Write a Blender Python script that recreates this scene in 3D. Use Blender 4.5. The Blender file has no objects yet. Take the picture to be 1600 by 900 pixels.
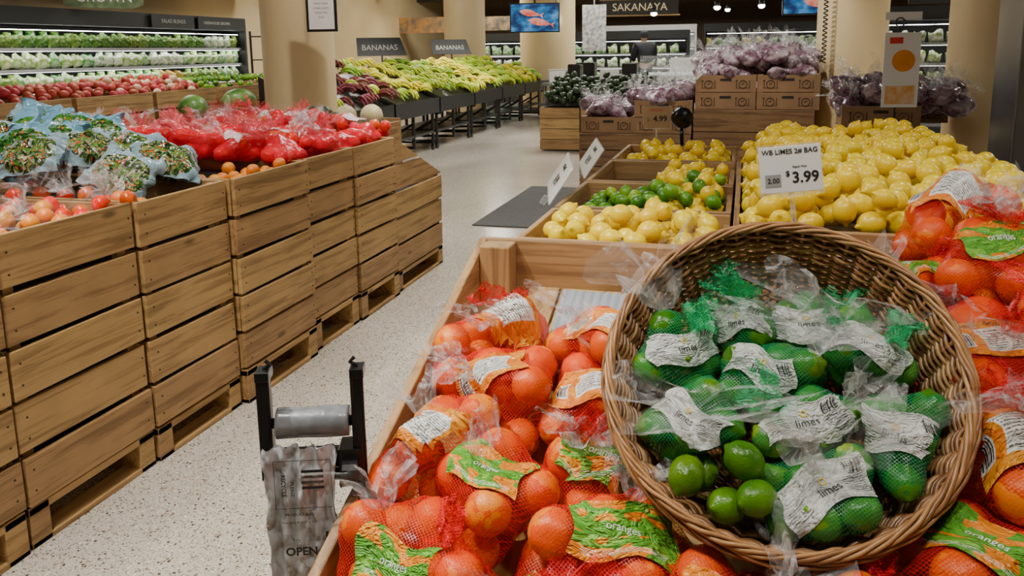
import bpy, bmesh, math, random
import numpy as np
from mathutils import Vector, Matrix, Euler, noise
from mathutils.bvhtree import BVHTree
R=random.Random(11)
COL=bpy.context.scene.collection
pi=math.pi
# ---------------------------------------------------------------- camera
F=1250.0; PX,PY=800.0,300.0; H=1.6
r_=0.015; pitch=math.radians(10.0); yaw=math.radians(16.2)
fwd=Vector((-math.sin(yaw)*math.cos(pitch), math.cos(yaw)*math.cos(pitch), -math.sin(pitch)))
right0=Vector((math.cos(yaw), math.sin(yaw),0)); up0=right0.cross(fwd)
right=right0*math.cos(r_)-up0*math.sin(r_); up=up0*math.cos(r_)+right0*math.sin(r_)
cam=bpy.data.cameras.new("camera"); co=bpy.data.objects.new("camera",cam); COL.objects.link(co)
M=Matrix((right,up,-fwd)).transposed().to_4x4(); M.translation=Vector((0,0,H)); co.matrix_world=M
cam.sensor_width=36; cam.lens=F/1600*36; cam.shift_y=-(450-PY)/1600; cam.clip_end=100
bpy.context.scene.camera=co

# ---------------------------------------------------------------- materials
def nn(nt,t,**k):
    n=nt.nodes.new(t)
    for a,b in k.items(): setattr(n,a,b)
    return n
def mth(nt,op,a,b=None,c=None):
    n=nt.nodes.new('ShaderNodeMath'); n.operation=op
    for i,v in enumerate((a,b,c)):
        if v is None: continue
        if isinstance(v,(int,float)): n.inputs[i].default_value=v
        else: nt.links.new(v,n.inputs[i])
    return n.outputs[0]
def mixc(nt,f,a,b):
    n=nt.nodes.new('ShaderNodeMix'); n.data_type='RGBA'
    for i,v in ((0,f),(6,a),(7,b)):
        if isinstance(v,(int,float)): n.inputs[i].default_value=v
        elif isinstance(v,(tuple,list)): n.inputs[i].default_value=(*v[:3],1)
        else: nt.links.new(v,n.inputs[i])
    return n.outputs[2]
def newmat(name):
    m=bpy.data.materials.new(name); m.use_nodes=True
    nt=m.node_tree; bs=nt.nodes['Principled BSDF']; return m,nt,bs
def ramp(nt,f,stops,const=False):
    n=nt.nodes.new('ShaderNodeValToRGB'); nt.links.new(f,n.inputs[0])
    cr=n.color_ramp
    if const: cr.interpolation='CONSTANT'
    while len(cr.elements)<len(stops): cr.elements.new(.5)
    for e,(p,c) in zip(cr.elements,stops): e.position=p; e.color=(*c,1)
    return n.outputs[0]
def mat(name,c1,c2=None,scale=8,rough=.5,metal=0,bump=0,bscale=None,emit=0,alpha=1,coat=0,vary=0,sss=0,spec=.5,detail=3):
    m,nt,bs=newmat(name); L=nt.links.new
    tc=nn(nt,'ShaderNodeTexCoord'); no=nn(nt,'ShaderNodeTexNoise'); no.inputs['Scale'].default_value=scale; no.inputs['Detail'].default_value=detail
    L(tc.outputs['Object'],no.inputs['Vector'])
    if c2 is None: c2=tuple(x*.85 for x in c1)
    col=ramp(nt,no.outputs[0],[(.35,c1),(.65,c2)])
    if vary:
        oi=nn(nt,'ShaderNodeObjectInfo'); hs=nn(nt,'ShaderNodeHueSaturation')
        h=mth(nt,'MULTIPLY_ADD',oi.outputs['Random'],vary*.12,.5-vary*.06); v=mth(nt,'MULTIPLY_ADD',oi.outputs['Random'],-vary*.6,1+vary*.3)
        L(h,hs.inputs['Hue']); L(v,hs.inputs['Value']); L(col,hs.inputs['Color']); col=hs.outputs[0]
    L(col,bs.inputs['Base Color'])
    bs.inputs['Roughness'].default_value=rough; bs.inputs['Metallic'].default_value=metal; bs.inputs['Alpha'].default_value=alpha
    bs.inputs['Coat Weight'].default_value=coat; bs.inputs['Specular IOR Level'].default_value=spec
    if emit: L(col,bs.inputs['Emission Color']); bs.inputs['Emission Strength'].default_value=emit
    if bump:
        b=nn(nt,'ShaderNodeBump'); b.inputs['Strength'].default_value=bump; b.inputs['Distance'].default_value=.002
        n2=nn(nt,'ShaderNodeTexNoise'); n2.inputs['Scale'].default_value=bscale or scale*6; L(tc.outputs['Object'],n2.inputs['Vector']); L(n2.outputs[0],b.inputs['Height']); L(b.outputs[0],bs.inputs['Normal'])
    return m
def wood(name,c1,c2,axis='Y',rough=.55):
    m,nt,bs=newmat(name); L=nt.links.new
    tc=nn(nt,'ShaderNodeTexCoord'); mp=nn(nt,'ShaderNodeMapping'); sc={'X':(1.6,30,30),'Y':(30,1.6,30),'Z':(30,30,1.6)}[axis]
    mp.inputs['Scale'].default_value=sc
    ge=nn(nt,'ShaderNodeNewGeometry'); oi=nn(nt,'ShaderNodeObjectInfo')
    cx=nn(nt,'ShaderNodeCombineXYZ'); rr=mth(nt,'MULTIPLY',ge.outputs['Random Per Island'],37.0); rr=mth(nt,'MULTIPLY_ADD',oi.outputs['Random'],11.0,rr)
    for i in range(3): L(rr,cx.inputs[i])
    L(tc.outputs['Object'],mp.inputs['Vector']); L(cx.outputs[0],mp.inputs['Location'])
    no=nn(nt,'ShaderNodeTexNoise'); no.inputs['Scale'].default_value=1; no.inputs['Detail'].default_value=7; no.inputs['Distortion'].default_value=.7; no.inputs['Roughness'].default_value=.65
    L(mp.outputs[0],no.inputs['Vector'])
    col=ramp(nt,no.outputs[0],[(.25,tuple(x*.6 for x in c2)),(.42,c2),(.52,c1),(.62,c1),(.76,tuple(x*.85 for x in c2))])
    n3=nn(nt,'ShaderNodeTexNoise'); n3.inputs['Scale'].default_value=4; n3.inputs['Detail'].default_value=4; L(tc.outputs['Object'],n3.inputs['Vector'])
    mk=nn(nt,'ShaderNodeMapping'); mk.inputs['Scale'].default_value={'X':(2.2,6,6),'Y':(6,2.2,6),'Z':(6,6,2.2)}[axis]; L(tc.outputs['Object'],mk.inputs['Vector']); L(cx.outputs[0],mk.inputs['Location'])
    vo=nn(nt,'ShaderNodeTexVoronoi'); vo.inputs['Scale'].default_value=1; L(mk.outputs[0],vo.inputs['Vector'])
    kn=ramp(nt,vo.outputs['Distance'],[(.05,(.75,.75,.75)),(.11,(0,0,0))]); col=mixc(nt,kn,col,tuple(x*.3 for x in c2))
    hs=nn(nt,'ShaderNodeHueSaturation'); L(col,hs.inputs['Color'])
    v=mth(nt,'MULTIPLY_ADD',ge.outputs['Random Per Island'],.5,.48); v=mth(nt,'MULTIPLY_ADD',n3.outputs[0],.7,v); L(v,hs.inputs['Value'])
    h=mth(nt,'MULTIPLY_ADD',ge.outputs['Random Per Island'],.018,.494); L(h,hs.inputs['Hue'])
    L(hs.outputs[0],bs.inputs['Base Color']); bs.inputs['Roughness'].default_value=rough
    b=nn(nt,'ShaderNodeBump'); b.inputs['Strength'].default_value=.5; b.inputs['Distance'].default_value=.002; L(no.outputs[0],b.inputs['Height']); L(b.outputs[0],bs.inputs['Normal'])
    return m
WC1,WC2=(.38,.225,.09),(.25,.136,.05)
WOODY=wood('bin_wood_lengthwise',WC1,WC2,'Y'); WOODX=wood('bin_wood_across',WC1,WC2,'X'); WOODZ=wood('bin_wood_upright',WC1,WC2,'Z')
WDARK=wood('dark_wood',(.20,.11,.05),(.12,.06,.03),'X')
BLACK=mat('black_metal',(.012,.012,.013),rough=.35,bump=.1)
BLACKP=mat('black_plastic',(.008,.008,.009),rough=.25)
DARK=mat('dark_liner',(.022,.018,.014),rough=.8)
CREAM=mat('cream_paint',(.76,.60,.34),(.72,.56,.31),scale=2,rough=.4,bump=.15,bscale=40)
STEEL=mat('brushed_steel',(.22,.23,.24),(.17,.18,.19),scale=3,rough=.35,metal=.8)
WHITEP=mat('white_card',(.82,.82,.80),(.78,.78,.76),scale=5,rough=.4)
INK=mat('black_ink',(.015,.015,.015),rough=.5)
GREY=mat('grey_ink',(.35,.35,.35),rough=.5)
WHINK=mat('white_ink',(.85,.85,.82),rough=.5)
WHINK2=mat('soft_white_ink',(.55,.55,.52),rough=.5)
GOLD=mat('glowing_gold_ink',(.75,.62,.35),rough=.4,emit=.4)  # lettering glows faintly by itself, brightness put into the material
GREENINK=mat('green_ink',(.12,.42,.05),rough=.5)
YELINK=mat('yellow_ink',(.85,.62,.05),rough=.5)
ORINK=mat('orange_ink',(.85,.30,.02),rough=.5)
REDINK=mat('red_ink',(.7,.04,.03),rough=.5)
SIGNBLK=mat('sign_black',(.016,.018,.018),rough=.5)
KRAFT=mat('kraft_cardboard',(.30,.17,.085),(.24,.14,.07),scale=6,rough=.8,bump=.1)
KRAFTINK=mat('brown_ink',(.08,.04,.02),rough=.8)
NAILM=mat('nail_steel',(.05,.04,.035),rough=.5,metal=.5)
def fruit(name,c1,c2,rough=.33,bscale=300,bump=.5,vary=.25,nscale=14):
    return mat(name,c1,c2,scale=nscale,rough=rough,bump=bump,bscale=bscale,vary=vary)
M_OR=fruit('orange_peel',(.88,.225,.0),(.82,.165,.0),rough=.3,bscale=420,vary=.12)
M_LEM=fruit('lemon_peel',(.84,.62,.0),(.80,.54,.0),rough=.24,bscale=260,vary=.10,bump=.35)
M_LIME=fruit('lime_peel',(.035,.15,.002),(.10,.26,.004),rough=.2,bscale=300,vary=.35)
M_LIME2=fruit('pale_lime_peel',(.22,.40,.006),(.11,.28,.006),rough=.26,bscale=300,vary=.4)
M_RED=fruit('tomato_skin',(.76,.03,.004),(.62,.012,.004),rough=.16,bump=.1,bscale=60)
M_RED2=fruit('orange_tomato_skin',(.82,.09,.0),(.74,.05,.0),rough=.22,bump=.1,bscale=60)
M_PEACH=fruit('apricot_skin',(.80,.30,.004),(.76,.20,.003),rough=.4,bump=.1,bscale=60)
M_POT=fruit('red_potato_skin',(.52,.06,.03),(.36,.03,.02),rough=.5,bump=.3,bscale=80)
M_ONION=fruit('pale_onion_skin',(.75,.62,.42),(.7,.50,.3),rough=.4,bump=.1)
M_AVO=fruit('avocado_skin',(.015,.035,.008),(.03,.06,.015),rough=.4,bump=.8,bscale=150)
M_BANG=fruit('green_yellow_banana_peel',(.56,.64,.02),(.34,.52,.02),rough=.45,bump=.1,nscale=6,vary=.5)
M_BANY=fruit('yellow_banana_peel',(.84,.68,.02),(.62,.64,.02),rough=.45,bump=.1,nscale=6,vary=.3)
M_BANR=fruit('red_banana_peel',(.22,.035,.022),(.14,.022,.018),rough=.45,bump=.1,nscale=6,vary=.4)
M_WMEL=fruit('watermelon_rind',(.03,.11,.015),(.12,.28,.05),rough=.35,bump=.1,nscale=9)
M_CANT=fruit('pale_melon_rind',(.65,.55,.30),(.50,.44,.22),rough=.5,bump=.6,bscale=90)
def clearplastic(name,col=(.9,.92,.93),opacity=.06,rough=.08,scale=28,edge=.32,streak=.35):
    m,nt,bs=newmat(name); L=nt.links.new
    bs.inputs['Base Color'].default_value=(*col,1); bs.inputs['Roughness'].default_value=rough
    tr=nn(nt,'ShaderNodeBsdfTransparent'); tr.inputs[0].default_value=(1,1,1,1)
    lw=nn(nt,'ShaderNodeLayerWeight'); lw.inputs[0].default_value=.3
    tc=nn(nt,'ShaderNodeTexCoord'); no=nn(nt,'ShaderNodeTexNoise'); no.inputs['Scale'].default_value=scale; no.inputs['Detail'].default_value=4; no.inputs['Distortion'].default_value=2.0
    L(tc.outputs['Object'],no.inputs['Vector'])
    s=ramp(nt,no.outputs[0],[(.53,(0,0,0)),(.70,(streak,)*3)])
    f=mth(nt,'MULTIPLY_ADD',lw.outputs['Facing'],edge,opacity); f=mth(nt,'ADD',f,s); f=mth(nt,'MINIMUM',f,.85)
    b=nn(nt,'ShaderNodeBump'); b.inputs['Strength'].default_value=1; b.inputs['Distance'].default_value=.012; L(no.outputs[0],b.inputs['Height']); L(b.outputs[0],bs.inputs['Normal'])
    mx=nn(nt,'ShaderNodeMixShader'); L(f,mx.inputs[0]); L(tr.outputs[0],mx.inputs[1]); L(bs.outputs[0],mx.inputs[2])
    L(mx.outputs[0],nt.nodes['Material Output'].inputs[0]); return m
CLEAR=clearplastic('clear_crinkled_plastic',opacity=.05,edge=.30,streak=.42); CLEARB=clearplastic('thin_clear_bag',opacity=.0,edge=.04,streak=.05,scale=18)
PINKP=clearplastic('pink_crinkled_plastic',col=(.95,.12,.16),opacity=.18,edge=.35,streak=.35)
HOLD=clearplastic('clear_holder',opacity=.12,edge=.5,streak=.05)
def netmat(name,col,tint,k=230,width=.16,cover=.85,haze=.04,rough=.3,edge=.0):
    m,nt,bs=newmat(name); L=nt.links.new
    bs.inputs['Base Color'].default_value=(*col,1); bs.inputs['Roughness'].default_value=rough
    tr=nn(nt,'ShaderNodeBsdfTransparent'); tr.inputs[0].default_value=(*tint,1)
    tc=nn(nt,'ShaderNodeTexCoord'); sp=nn(nt,'ShaderNodeSeparateXYZ'); L(tc.outputs['Object'],sp.inputs[0])
    x,y,z=sp.outputs
    def line(cx,cy,cz):
        a=mth(nt,'MULTIPLY',x,cx*k); a=mth(nt,'MULTIPLY_ADD',y,cy*k,a); a=mth(nt,'MULTIPLY_ADD',z,cz*k,a)
        a=mth(nt,'FRACT',a); return mth(nt,'LESS_THAN',a,width)
    a=line(.8,.45,.6); b=line(-.65,.6,.55); f=mth(nt,'MAXIMUM',a,b)
    f=mth(nt,'MULTIPLY_ADD',f,cover-haze,haze)
    if edge:
        lw=nn(nt,'ShaderNodeLayerWeight'); lw.inputs[0].default_value=.35
        e=mth(nt,'MULTIPLY',mth(nt,'POWER',lw.outputs['Facing'],2.2),edge); f=mth(nt,'MINIMUM',mth(nt,'ADD',f,e),.92)
    mx=nn(nt,'ShaderNodeMixShader'); L(f,mx.inputs[0]); L(tr.outputs[0],mx.inputs[1]); L(bs.outputs[0],mx.inputs[2])
    L(mx.outputs[0],nt.nodes['Material Output'].inputs[0]); return m
NETRED=netmat('red_net',(.78,.022,.012),(1,.88,.68),k=200,width=.15,cover=.92,haze=.03,rough=.35,edge=.8); NETGRN=netmat('green_net',(.02,.34,.11),(.88,1,.9),k=230,width=.17,cover=.85,haze=.04,edge=.6)
NETTOP=netmat('gathered_red_net',(.85,.03,.04),(1,.7,.62),k=240,width=.25,cover=.6,haze=.12)
NETTOPG=netmat('gathered_green_net',(.05,.50,.22),(.75,1,.85),k=240,width=.25,cover=.55,haze=.10)
NETBRIGHT=netmat('bright_red_net',(.90,.02,.05),(1,.6,.55),k=200,width=.28,haze=.16,rough=.15,edge=.5)
def labelmat(name,base,panel,ink,panels,lines,bar,nsc=3.5,alpha=1):
    m,nt,bs=newmat(name); L=nt.links.new
    tc=nn(nt,'ShaderNodeTexCoord'); sp=nn(nt,'ShaderNodeSeparateXYZ'); L(tc.outputs['UV'],sp.inputs[0]); u,v,_=sp.outputs
    def rect(u0,u1,v0,v1):
        a=mth(nt,'GREATER_THAN',u,u0); b=mth(nt,'LESS_THAN',u,u1); c=mth(nt,'GREATER_THAN',v,v0); d=mth(nt,'LESS_THAN',v,v1)
        return mth(nt,'MULTIPLY',mth(nt,'MULTIPLY',a,b),mth(nt,'MULTIPLY',c,d))
    oi=nn(nt,'ShaderNodeObjectInfo'); no=nn(nt,'ShaderNodeTexNoise'); no.noise_dimensions='4D'; L(mth(nt,'MULTIPLY',oi.outputs['Random'],20.0),no.inputs['W']); no.inputs['Scale'].default_value=nsc; no.inputs['Detail'].default_value=1; L(tc.outputs['UV'],no.inputs['Vector'])
    k=len(base); col=ramp(nt,no.outputs[0],[(.0 if i==0 else .40+.08*i,c) for i,c in enumerate(base)],True)
    for (rc,c) in panels: col=mixc(nt,rect(*rc),col,c)
    n2=nn(nt,'ShaderNodeTexNoise'); n2.inputs['Scale'].default_value=45; L(tc.outputs['UV'],n2.inputs['Vector'])
    word=mth(nt,'GREATER_THAN',n2.outputs[0],.44)
    for rc,k in lines:
        fr=mth(nt,'FRACT',mth(nt,'MULTIPLY',v,k)); f=mth(nt,'MULTIPLY',mth(nt,'LESS_THAN',fr,.45),rect(*rc)); f=mth(nt,'MULTIPLY',f,word); f=mth(nt,'MULTIPLY',f,.8)
        col=mixc(nt,f,col,ink)
    for rc,k in bar:
        n3=nn(nt,'ShaderNodeTexNoise'); n3.noise_dimensions='1D'; n3.inputs['Scale'].default_value=k; L(u,n3.inputs['W'])
        f=mth(nt,'MULTIPLY',mth(nt,'GREATER_THAN',n3.outputs[0],.5),rect(*rc)); col=mixc(nt,f,col,ink)
    L(col,bs.inputs['Base Color']); bs.inputs['Roughness'].default_value=.22; bs.inputs['Alpha'].default_value=alpha
    n4=nn(nt,'ShaderNodeTexNoise'); n4.inputs['Scale'].default_value=6; n4.inputs['Distortion'].default_value=1.8; L(tc.outputs['UV'],n4.inputs['Vector'])
    b=nn(nt,'ShaderNodeBump'); b.inputs['Strength'].default_value=1; b.inputs['Distance'].default_value=.014; L(n4.outputs[0],b.inputs['Height']); L(b.outputs[0],bs.inputs['Normal'])
    return m
W_=(.80,.80,.77)
LB_OR=labelmat('orange_nutrition_label',((.84,.24,.01),(.76,.17,.01),(.86,.32,.02)),W_,(.02,.02,.02),[((.30,.80,.18,.84),W_),((.05,.20,.25,.7),W_)],[((.32,.54,.22,.80),16),((.58,.78,.22,.7),22)],[((.06,.19,.3,.66),60)])
LB_GR=labelmat('green_leaf_label',((.84,.26,.01),(.10,.34,.03),(.20,.50,.05),(.86,.36,.02)),W_,(.9,.9,.85),[((0,1,.40,.64),(.11,.38,.03))],[((.1,.9,.08,.2),30)],[],nsc=3)
LB_LI=labelmat('white_lime_label',((.78,.81,.78),(.72,.75,.74)),W_,(.05,.05,.05),[],[((.05,.26,.15,.50),18),((.74,.95,.15,.85),20)],[((.76,.94,.62,.88),50)],alpha=.93)
LB_PK=labelmat('pink_card_label',((.9,.45,.5),(.85,.75,.75)),W_,(.3,.05,.1),[((.1,.9,.2,.5),W_)],[((.15,.85,.22,.48),20)],[])
def bluebagmat(name,seed,edge,cols,scale=20):
    m,nt,bs=newmat(name); L=nt.links.new
    tc=nn(nt,'ShaderNodeTexCoord'); sp=nn(nt,'ShaderNodeSeparateXYZ'); L(tc.outputs['UV'],sp.inputs[0]); u,v,_=sp.outputs
    mp=nn(nt,'ShaderNodeMapping'); mp.inputs['Location'].default_value=(seed,seed*2,0); L(tc.outputs['UV'],mp.inputs[0])
    n5=nn(nt,'ShaderNodeTexNoise'); n5.inputs['Scale'].default_value=12; L(mp.outputs[0],n5.inputs['Vector'])
    ad=nn(nt,'ShaderNodeMixRGB'); ad.blend_type='ADD'; ad.inputs[0].default_value=.12; L(mp.outputs[0],ad.inputs[1]); L(n5.outputs['Color'],ad.inputs[2])
    vo=nn(nt,'ShaderNodeTexVoronoi'); vo.inputs['Scale'].default_value=scale; L(ad.outputs[0],vo.inputs['Vector'])
    sc=nn(nt,'ShaderNodeSeparateColor'); L(vo.outputs['Color'],sc.inputs[0])
    mixv=ramp(nt,sc.outputs[0],cols,True)
    du=mth(nt,'ABSOLUTE',mth(nt,'SUBTRACT',u,.5)); dv=mth(nt,'SUBTRACT',v,.42)
    d=mth(nt,'ADD',mth(nt,'MULTIPLY',du,du),mth(nt,'MULTIPLY',mth(nt,'MULTIPLY',dv,dv),1.2))
    n4=nn(nt,'ShaderNodeTexNoise'); n4.inputs['Scale'].default_value=4.0; n4.inputs['Distortion'].default_value=1.5; L(mp.outputs[0],n4.inputs['Vector'])
    d=mth(nt,'MULTIPLY_ADD',n4.outputs[0],.12,d)
    inside=mth(nt,'LESS_THAN',d,.26)
    col=mixc(nt,inside,edge,mixv)
    band=mth(nt,'MULTIPLY',mth(nt,'GREATER_THAN',v,.46),mth(nt,'LESS_THAN',v,.54)); band=mth(nt,'MULTIPLY',band,mth(nt,'LESS_THAN',du,.28))
    col=mixc(nt,band,col,(.12,.20,.03))
    fold=ramp(nt,n4.outputs[0],[(.64,(0,0,0)),(.74,(.5,.5,.5))]); col=mixc(nt,fold,col,(.62,.74,.80))
    L(col,bs.inputs['Base Color']); bs.inputs['Roughness'].default_value=.12
    b=nn(nt,'ShaderNodeBump'); b.inputs['Strength'].default_value=.8; b.inputs['Distance'].default_value=.02; L(n4.outputs[0],b.inputs['Height']); L(b.outputs[0],bs.inputs['Normal']); return m
GC=[(0,(.02,.10,.01)),(.3,(.05,.20,.02)),(.5,(.09,.28,.03)),(.62,(.015,.02,.01)),(.76,(.7,.10,.01)),(.84,(.6,.5,.3)),(.9,(.05,.18,.02))]
GC2=[(0,(.02,.05,.01)),(.3,(.04,.13,.02)),(.45,(.015,.02,.01)),(.64,(.22,.26,.07)),(.78,(.6,.09,.02)),(.88,(.4,.35,.25)),(.94,(.05,.2,.02))]
BLUEBAG=bluebagmat('blue_printed_produce_bag',0,(.17,.38,.53),GC,24); BLUEBAG2=bluebagmat('clear_printed_produce_bag',3.3,(.26,.39,.46),GC2,28)
LETTUCE=mat('salad_pack_film',(.14,.38,.05),(.75,.78,.62),scale=22,rough=.25,vary=.8)
LETTUCE2=mat('white_salad_pack_film',(.80,.82,.72),(.20,.36,.10),scale=26,rough=.25,vary=.5)
LETTUCE3=mat('dark_green_pack_film',(.03,.12,.015),(.30,.46,.10),scale=26,rough=.25,vary=.5)
LETTUCE4=mat('carrot_pack_film',(.65,.25,.04),(.25,.38,.08),scale=26,rough=.25,vary=.5)

# ---------------------------------------------------------------- mesh builder
class MB:
    def __init__(s): s.v=[]; s.f=[]; s.m=[]
    def add(s,vs,fs,m=0):
        o=len(s.v); s.v+= [tuple(v) for v in vs]; s.f+=[tuple(i+o for i in f) for f in fs]; s.m+=[m]*len(fs)
    def box(s,a,b,m=0,T=None):
        x0,y0,z0=a; x1,y1,z1=b
        vs=[(x0,y0,z0),(x1,y0,z0),(x1,y1,z0),(x0,y1,z0),(x0,y0,z1),(x1,y0,z1),(x1,y1,z1),(x0,y1,z1)]
        if T: vs=[T@Vector(v) for v in vs]
        s.add(vs,[(0,3,2,1),(4,5,6,7),(0,1,5,4),(1,2,6,5),(2,3,7,6),(3,0,4,7)],m)
    def prism(s,poly,axis,a,b,m=0):
        n=len(poly)
        def P(p,t): return {'X':(t,p[0],p[1]),'Y':(p[0],t,p[1]),'Z':(p[0],p[1],t)}[axis]
        vs=[P(p,a) for p in poly]+[P(p,b) for p in poly]
        s.add(vs,[tuple(range(n))[::-1],tuple(range(n,2*n))]+[(i,(i+1)%n,(i+1)%n+n,i+n) for i in range(n)],m)
    def tube(s,pts,r,seg=8,closed=False,m=0,caps=True):
        pts=[Vector(p) for p in pts]; n=len(pts); vs=[]
        rs=r if isinstance(r,(list,tuple)) else [r]*n
        t=(pts[1]-pts[0]).normalized(); ref=Vector((0,0,1)) if abs(t.z)<.9 else Vector((1,0,0)); nrm=t.cross(ref).normalized()
        for i in range(n):
            if closed: t=(pts[(i+1)%n]-pts[i-1]).normalized()
            else: t=(pts[min(i+1,n-1)]-pts[max(i-1,0)]).normalized()
            nrm=(nrm-t*nrm.dot(t)); nrm=nrm.normalized() if nrm.length>1e-6 else t.orthogonal().normalized()
            bn=t.cross(nrm)
            for k in range(seg):
                a=2*pi*k/seg; vs.append(pts[i]+(nrm*math.cos(a)+bn*math.sin(a))*rs[i])
        fs=[]
        for i in range(n if closed else n-1):
            j=(i+1)%n
            for k in range(seg): fs.append((i*seg+k,i*seg+(k+1)%seg,j*seg+(k+1)%seg,j*seg+k))
        if not closed and caps: fs.append(tuple(range(seg))[::-1]); fs.append(tuple(range((n-1)*seg,n*seg)))
        s.add(vs,fs,m)
    def lathe(s,prof,seg=24,m=0,T=None):
        vs=[];n=len(prof)
        for (r,z) in prof:
            for k in range(seg):
                a=2*pi*k/seg; v=Vector((r*math.cos(a),r*math.sin(a),z)); vs.append(T@v if T else v)
        fs=[(i*seg+k,i*seg+(k+1)%seg,(i+1)*seg+(k+1)%seg,(i+1)*seg+k) for i in range(n-1) for k in range(seg)]
        s.add(vs,fs,m)
    def mesh(s,name,mats,smooth=False):
        me=bpy.data.meshes.new(name); me.from_pydata(s.v,[],s.f)
        for x in (mats if isinstance(mats,(list,tuple)) else [mats]): me.materials.append(x)
        me.polygons.foreach_set('material_index',s.m)
        if smooth: me.polygons.foreach_set('use_smooth',[True]*len(s.f))
        me.update(); return me
def put(name,me=None,loc=(0,0,0),rot=(0,0,0),scale=None,parent=None,label=None,cat=None,group=None,kind=None,bev=0):
    o=bpy.data.objects.new(name,me); COL.objects.link(o); o.location=loc
    if isinstance(rot,Matrix): o.rotation_euler=rot.to_euler()
    else: o.rotation_euler=rot
    if scale is not None: o.scale=(scale,)*3 if isinstance(scale,(int,float)) else scale
    if parent: o.parent=parent
    if label: o['label']=label
    if cat: o['category']=cat
    if group: o['group']=group
    if kind: o['kind']=kind
    if bev:
        b=o.modifiers.new('bevel','BEVEL'); b.width=bev; b.segments=2; b.limit_method='ANGLE'
    if me is None: o.empty_display_size=.05
    return o
_tc={}
def text_mesh(body,size,m,ext=.0006,bold=0):
    key=(body,size,m.name,bold)
    if key in _tc: return _tc[key]
    c=bpy.data.curves.new('lettering','FONT'); c.body=body; c.size=size; c.align_x='CENTER'; c.align_y='CENTER'; c.extrude=ext; c.offset=bold; c.resolution_u=3
    o=bpy.data.objects.new('tmp',c); COL.objects.link(o)
    dg=bpy.context.evaluated_depsgraph_get(); me=bpy.data.meshes.new_from_object(o.evaluated_get(dg)); bpy.data.objects.remove(o)
    me.materials.clear(); me.materials.append(m); _tc[key]=me; return me
def instance(root,kids,loc,rot,scale=None):
    o=root.copy(); COL.objects.link(o); o.location=loc; o.rotation_euler=rot.to_euler() if isinstance(rot,Matrix) else rot
    if scale: o.scale=(scale,)*3 if isinstance(scale,(int,float)) else scale
    for k in kids:
        c=k.copy(); c.parent=o; COL.objects.link(c)
    return o
def rrot(): return Euler((R.uniform(0,2*pi),R.uniform(0,2*pi),R.uniform(0,2*pi)))
BULK={}
def bulk(name,me,loc,rot,sc,label,cat,group): BULK.setdefault(name,[]).append((me,Vector(loc),rot,sc,label,cat,group))
def flush(name,pile,label,cat,cap=290):
    L=sorted(BULK[name],key=lambda t:(t[1]-Vector((0,0,1.6))).length)
    for me,l,r,s,lb,ct,g in L[:cap]: put(name,me,l,r,s,label=lb,cat=ct,group=g)
    rest=L[cap:]
    if not rest: return
    q=MB(); mats=[]; 
    for me,l,r,s,*_ in rest:
        mt=me.materials[0]
        if mt not in mats: mats.append(mt)
        T=Matrix.LocRotScale(l,r if isinstance(r,Euler) else Euler(r),Vector((s,s,s)))
        q.add([T@v.co for v in me.vertices],[tuple(p.vertices) for p in me.polygons],mats.index(mt))
    put(pile,q.mesh(pile,mats,True),label=label,cat=cat,kind='stuff')

for a in [("WB LIMES 2# BAG",.0125,INK),("BANANAS",.13,WHINK2),("SAKANAYA",.25,GOLD),("OPEN",.026,INK)]: text_mesh(*a)

# ---------------------------------------------------------------- room
def struct(name,a,b,m,bev=0):
    q=MB(); q.box(a,b); return put(name,q.mesh(name,m),kind='structure',bev=bev)
def floormat():
    m,nt,bs=newmat('terrazzo'); L=nt.links.new; tc=nn(nt,'ShaderNodeTexCoord')
    base=(.54,.49,.42); col=base
    for sc_,th,seed in ((70,.36,0),(150,.40,5)):
        mp=nn(nt,'ShaderNodeMapping'); mp.inputs['Location'].default_value=(seed,seed,0); L(tc.outputs['Object'],mp.inputs[0])
        vo=nn(nt,'ShaderNodeTexVoronoi'); vo.inputs['Scale'].default_value=sc_; L(mp.outputs[0],vo.inputs['Vector'])
        sc=nn(nt,'ShaderNodeSeparateColor'); L(vo.outputs['Color'],sc.inputs[0])
        chips=ramp(nt,sc.outputs[0],[(0,(.07,.05,.04)),(.10,(.20,.15,.11)),(.24,(.42,.37,.31)),(.5,(.56,.51,.44)),(.72,(.36,.31,.25)),(.84,(.74,.72,.67))],True)
        edge=mth(nt,'LESS_THAN',vo.outputs['Distance'],th)
        col=mixc(nt,edge,col,chips)
    no=nn(nt,'ShaderNodeTexNoise'); no.inputs['Scale'].default_value=1.2; L(tc.outputs['Object'],no.inputs['Vector'])
    hs=nn(nt,'ShaderNodeHueSaturation'); L(mth(nt,'MULTIPLY_ADD',no.outputs[0],.3,.85),hs.inputs['Value']); L(col,hs.inputs['Color'])
    L(hs.outputs[0],bs.inputs['Base Color']); bs.inputs['Roughness'].default_value=.18; return m
struct('floor',(-10,-3,-.1),(9,28,0),floormat())
struct('ceiling',(-10,-3,3.9),(9,28,4.0),mat('dark_ceiling',(.03,.028,.025),rough=.9))
struct('wall_west',(-10.1,-3,0),(-10,28,3.9),CREAM)
struct('wall_east',(9,-3,0),(9.1,28,3.9),CREAM)
struct('wall_north',(-10,28,0),(9,28.1,3.9),mat('brown_back_wall',(.16,.10,.06),rough=.7))
struct('wall_south',(-10,-3.1,0),(9,-3,3.9),CREAM)
BEAM=mat('beam_paint',(.05,.04,.03),rough=.8)
for i,y in enumerate([12,15,18,21,24]): struct(f'trim_{i+1}',(-10,y,3.15),(9,y+.25,3.45),BEAM)
struct('trim_6',(-9.9,6,2.7),(-8.3,14.5,3.9),CREAM)
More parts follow.
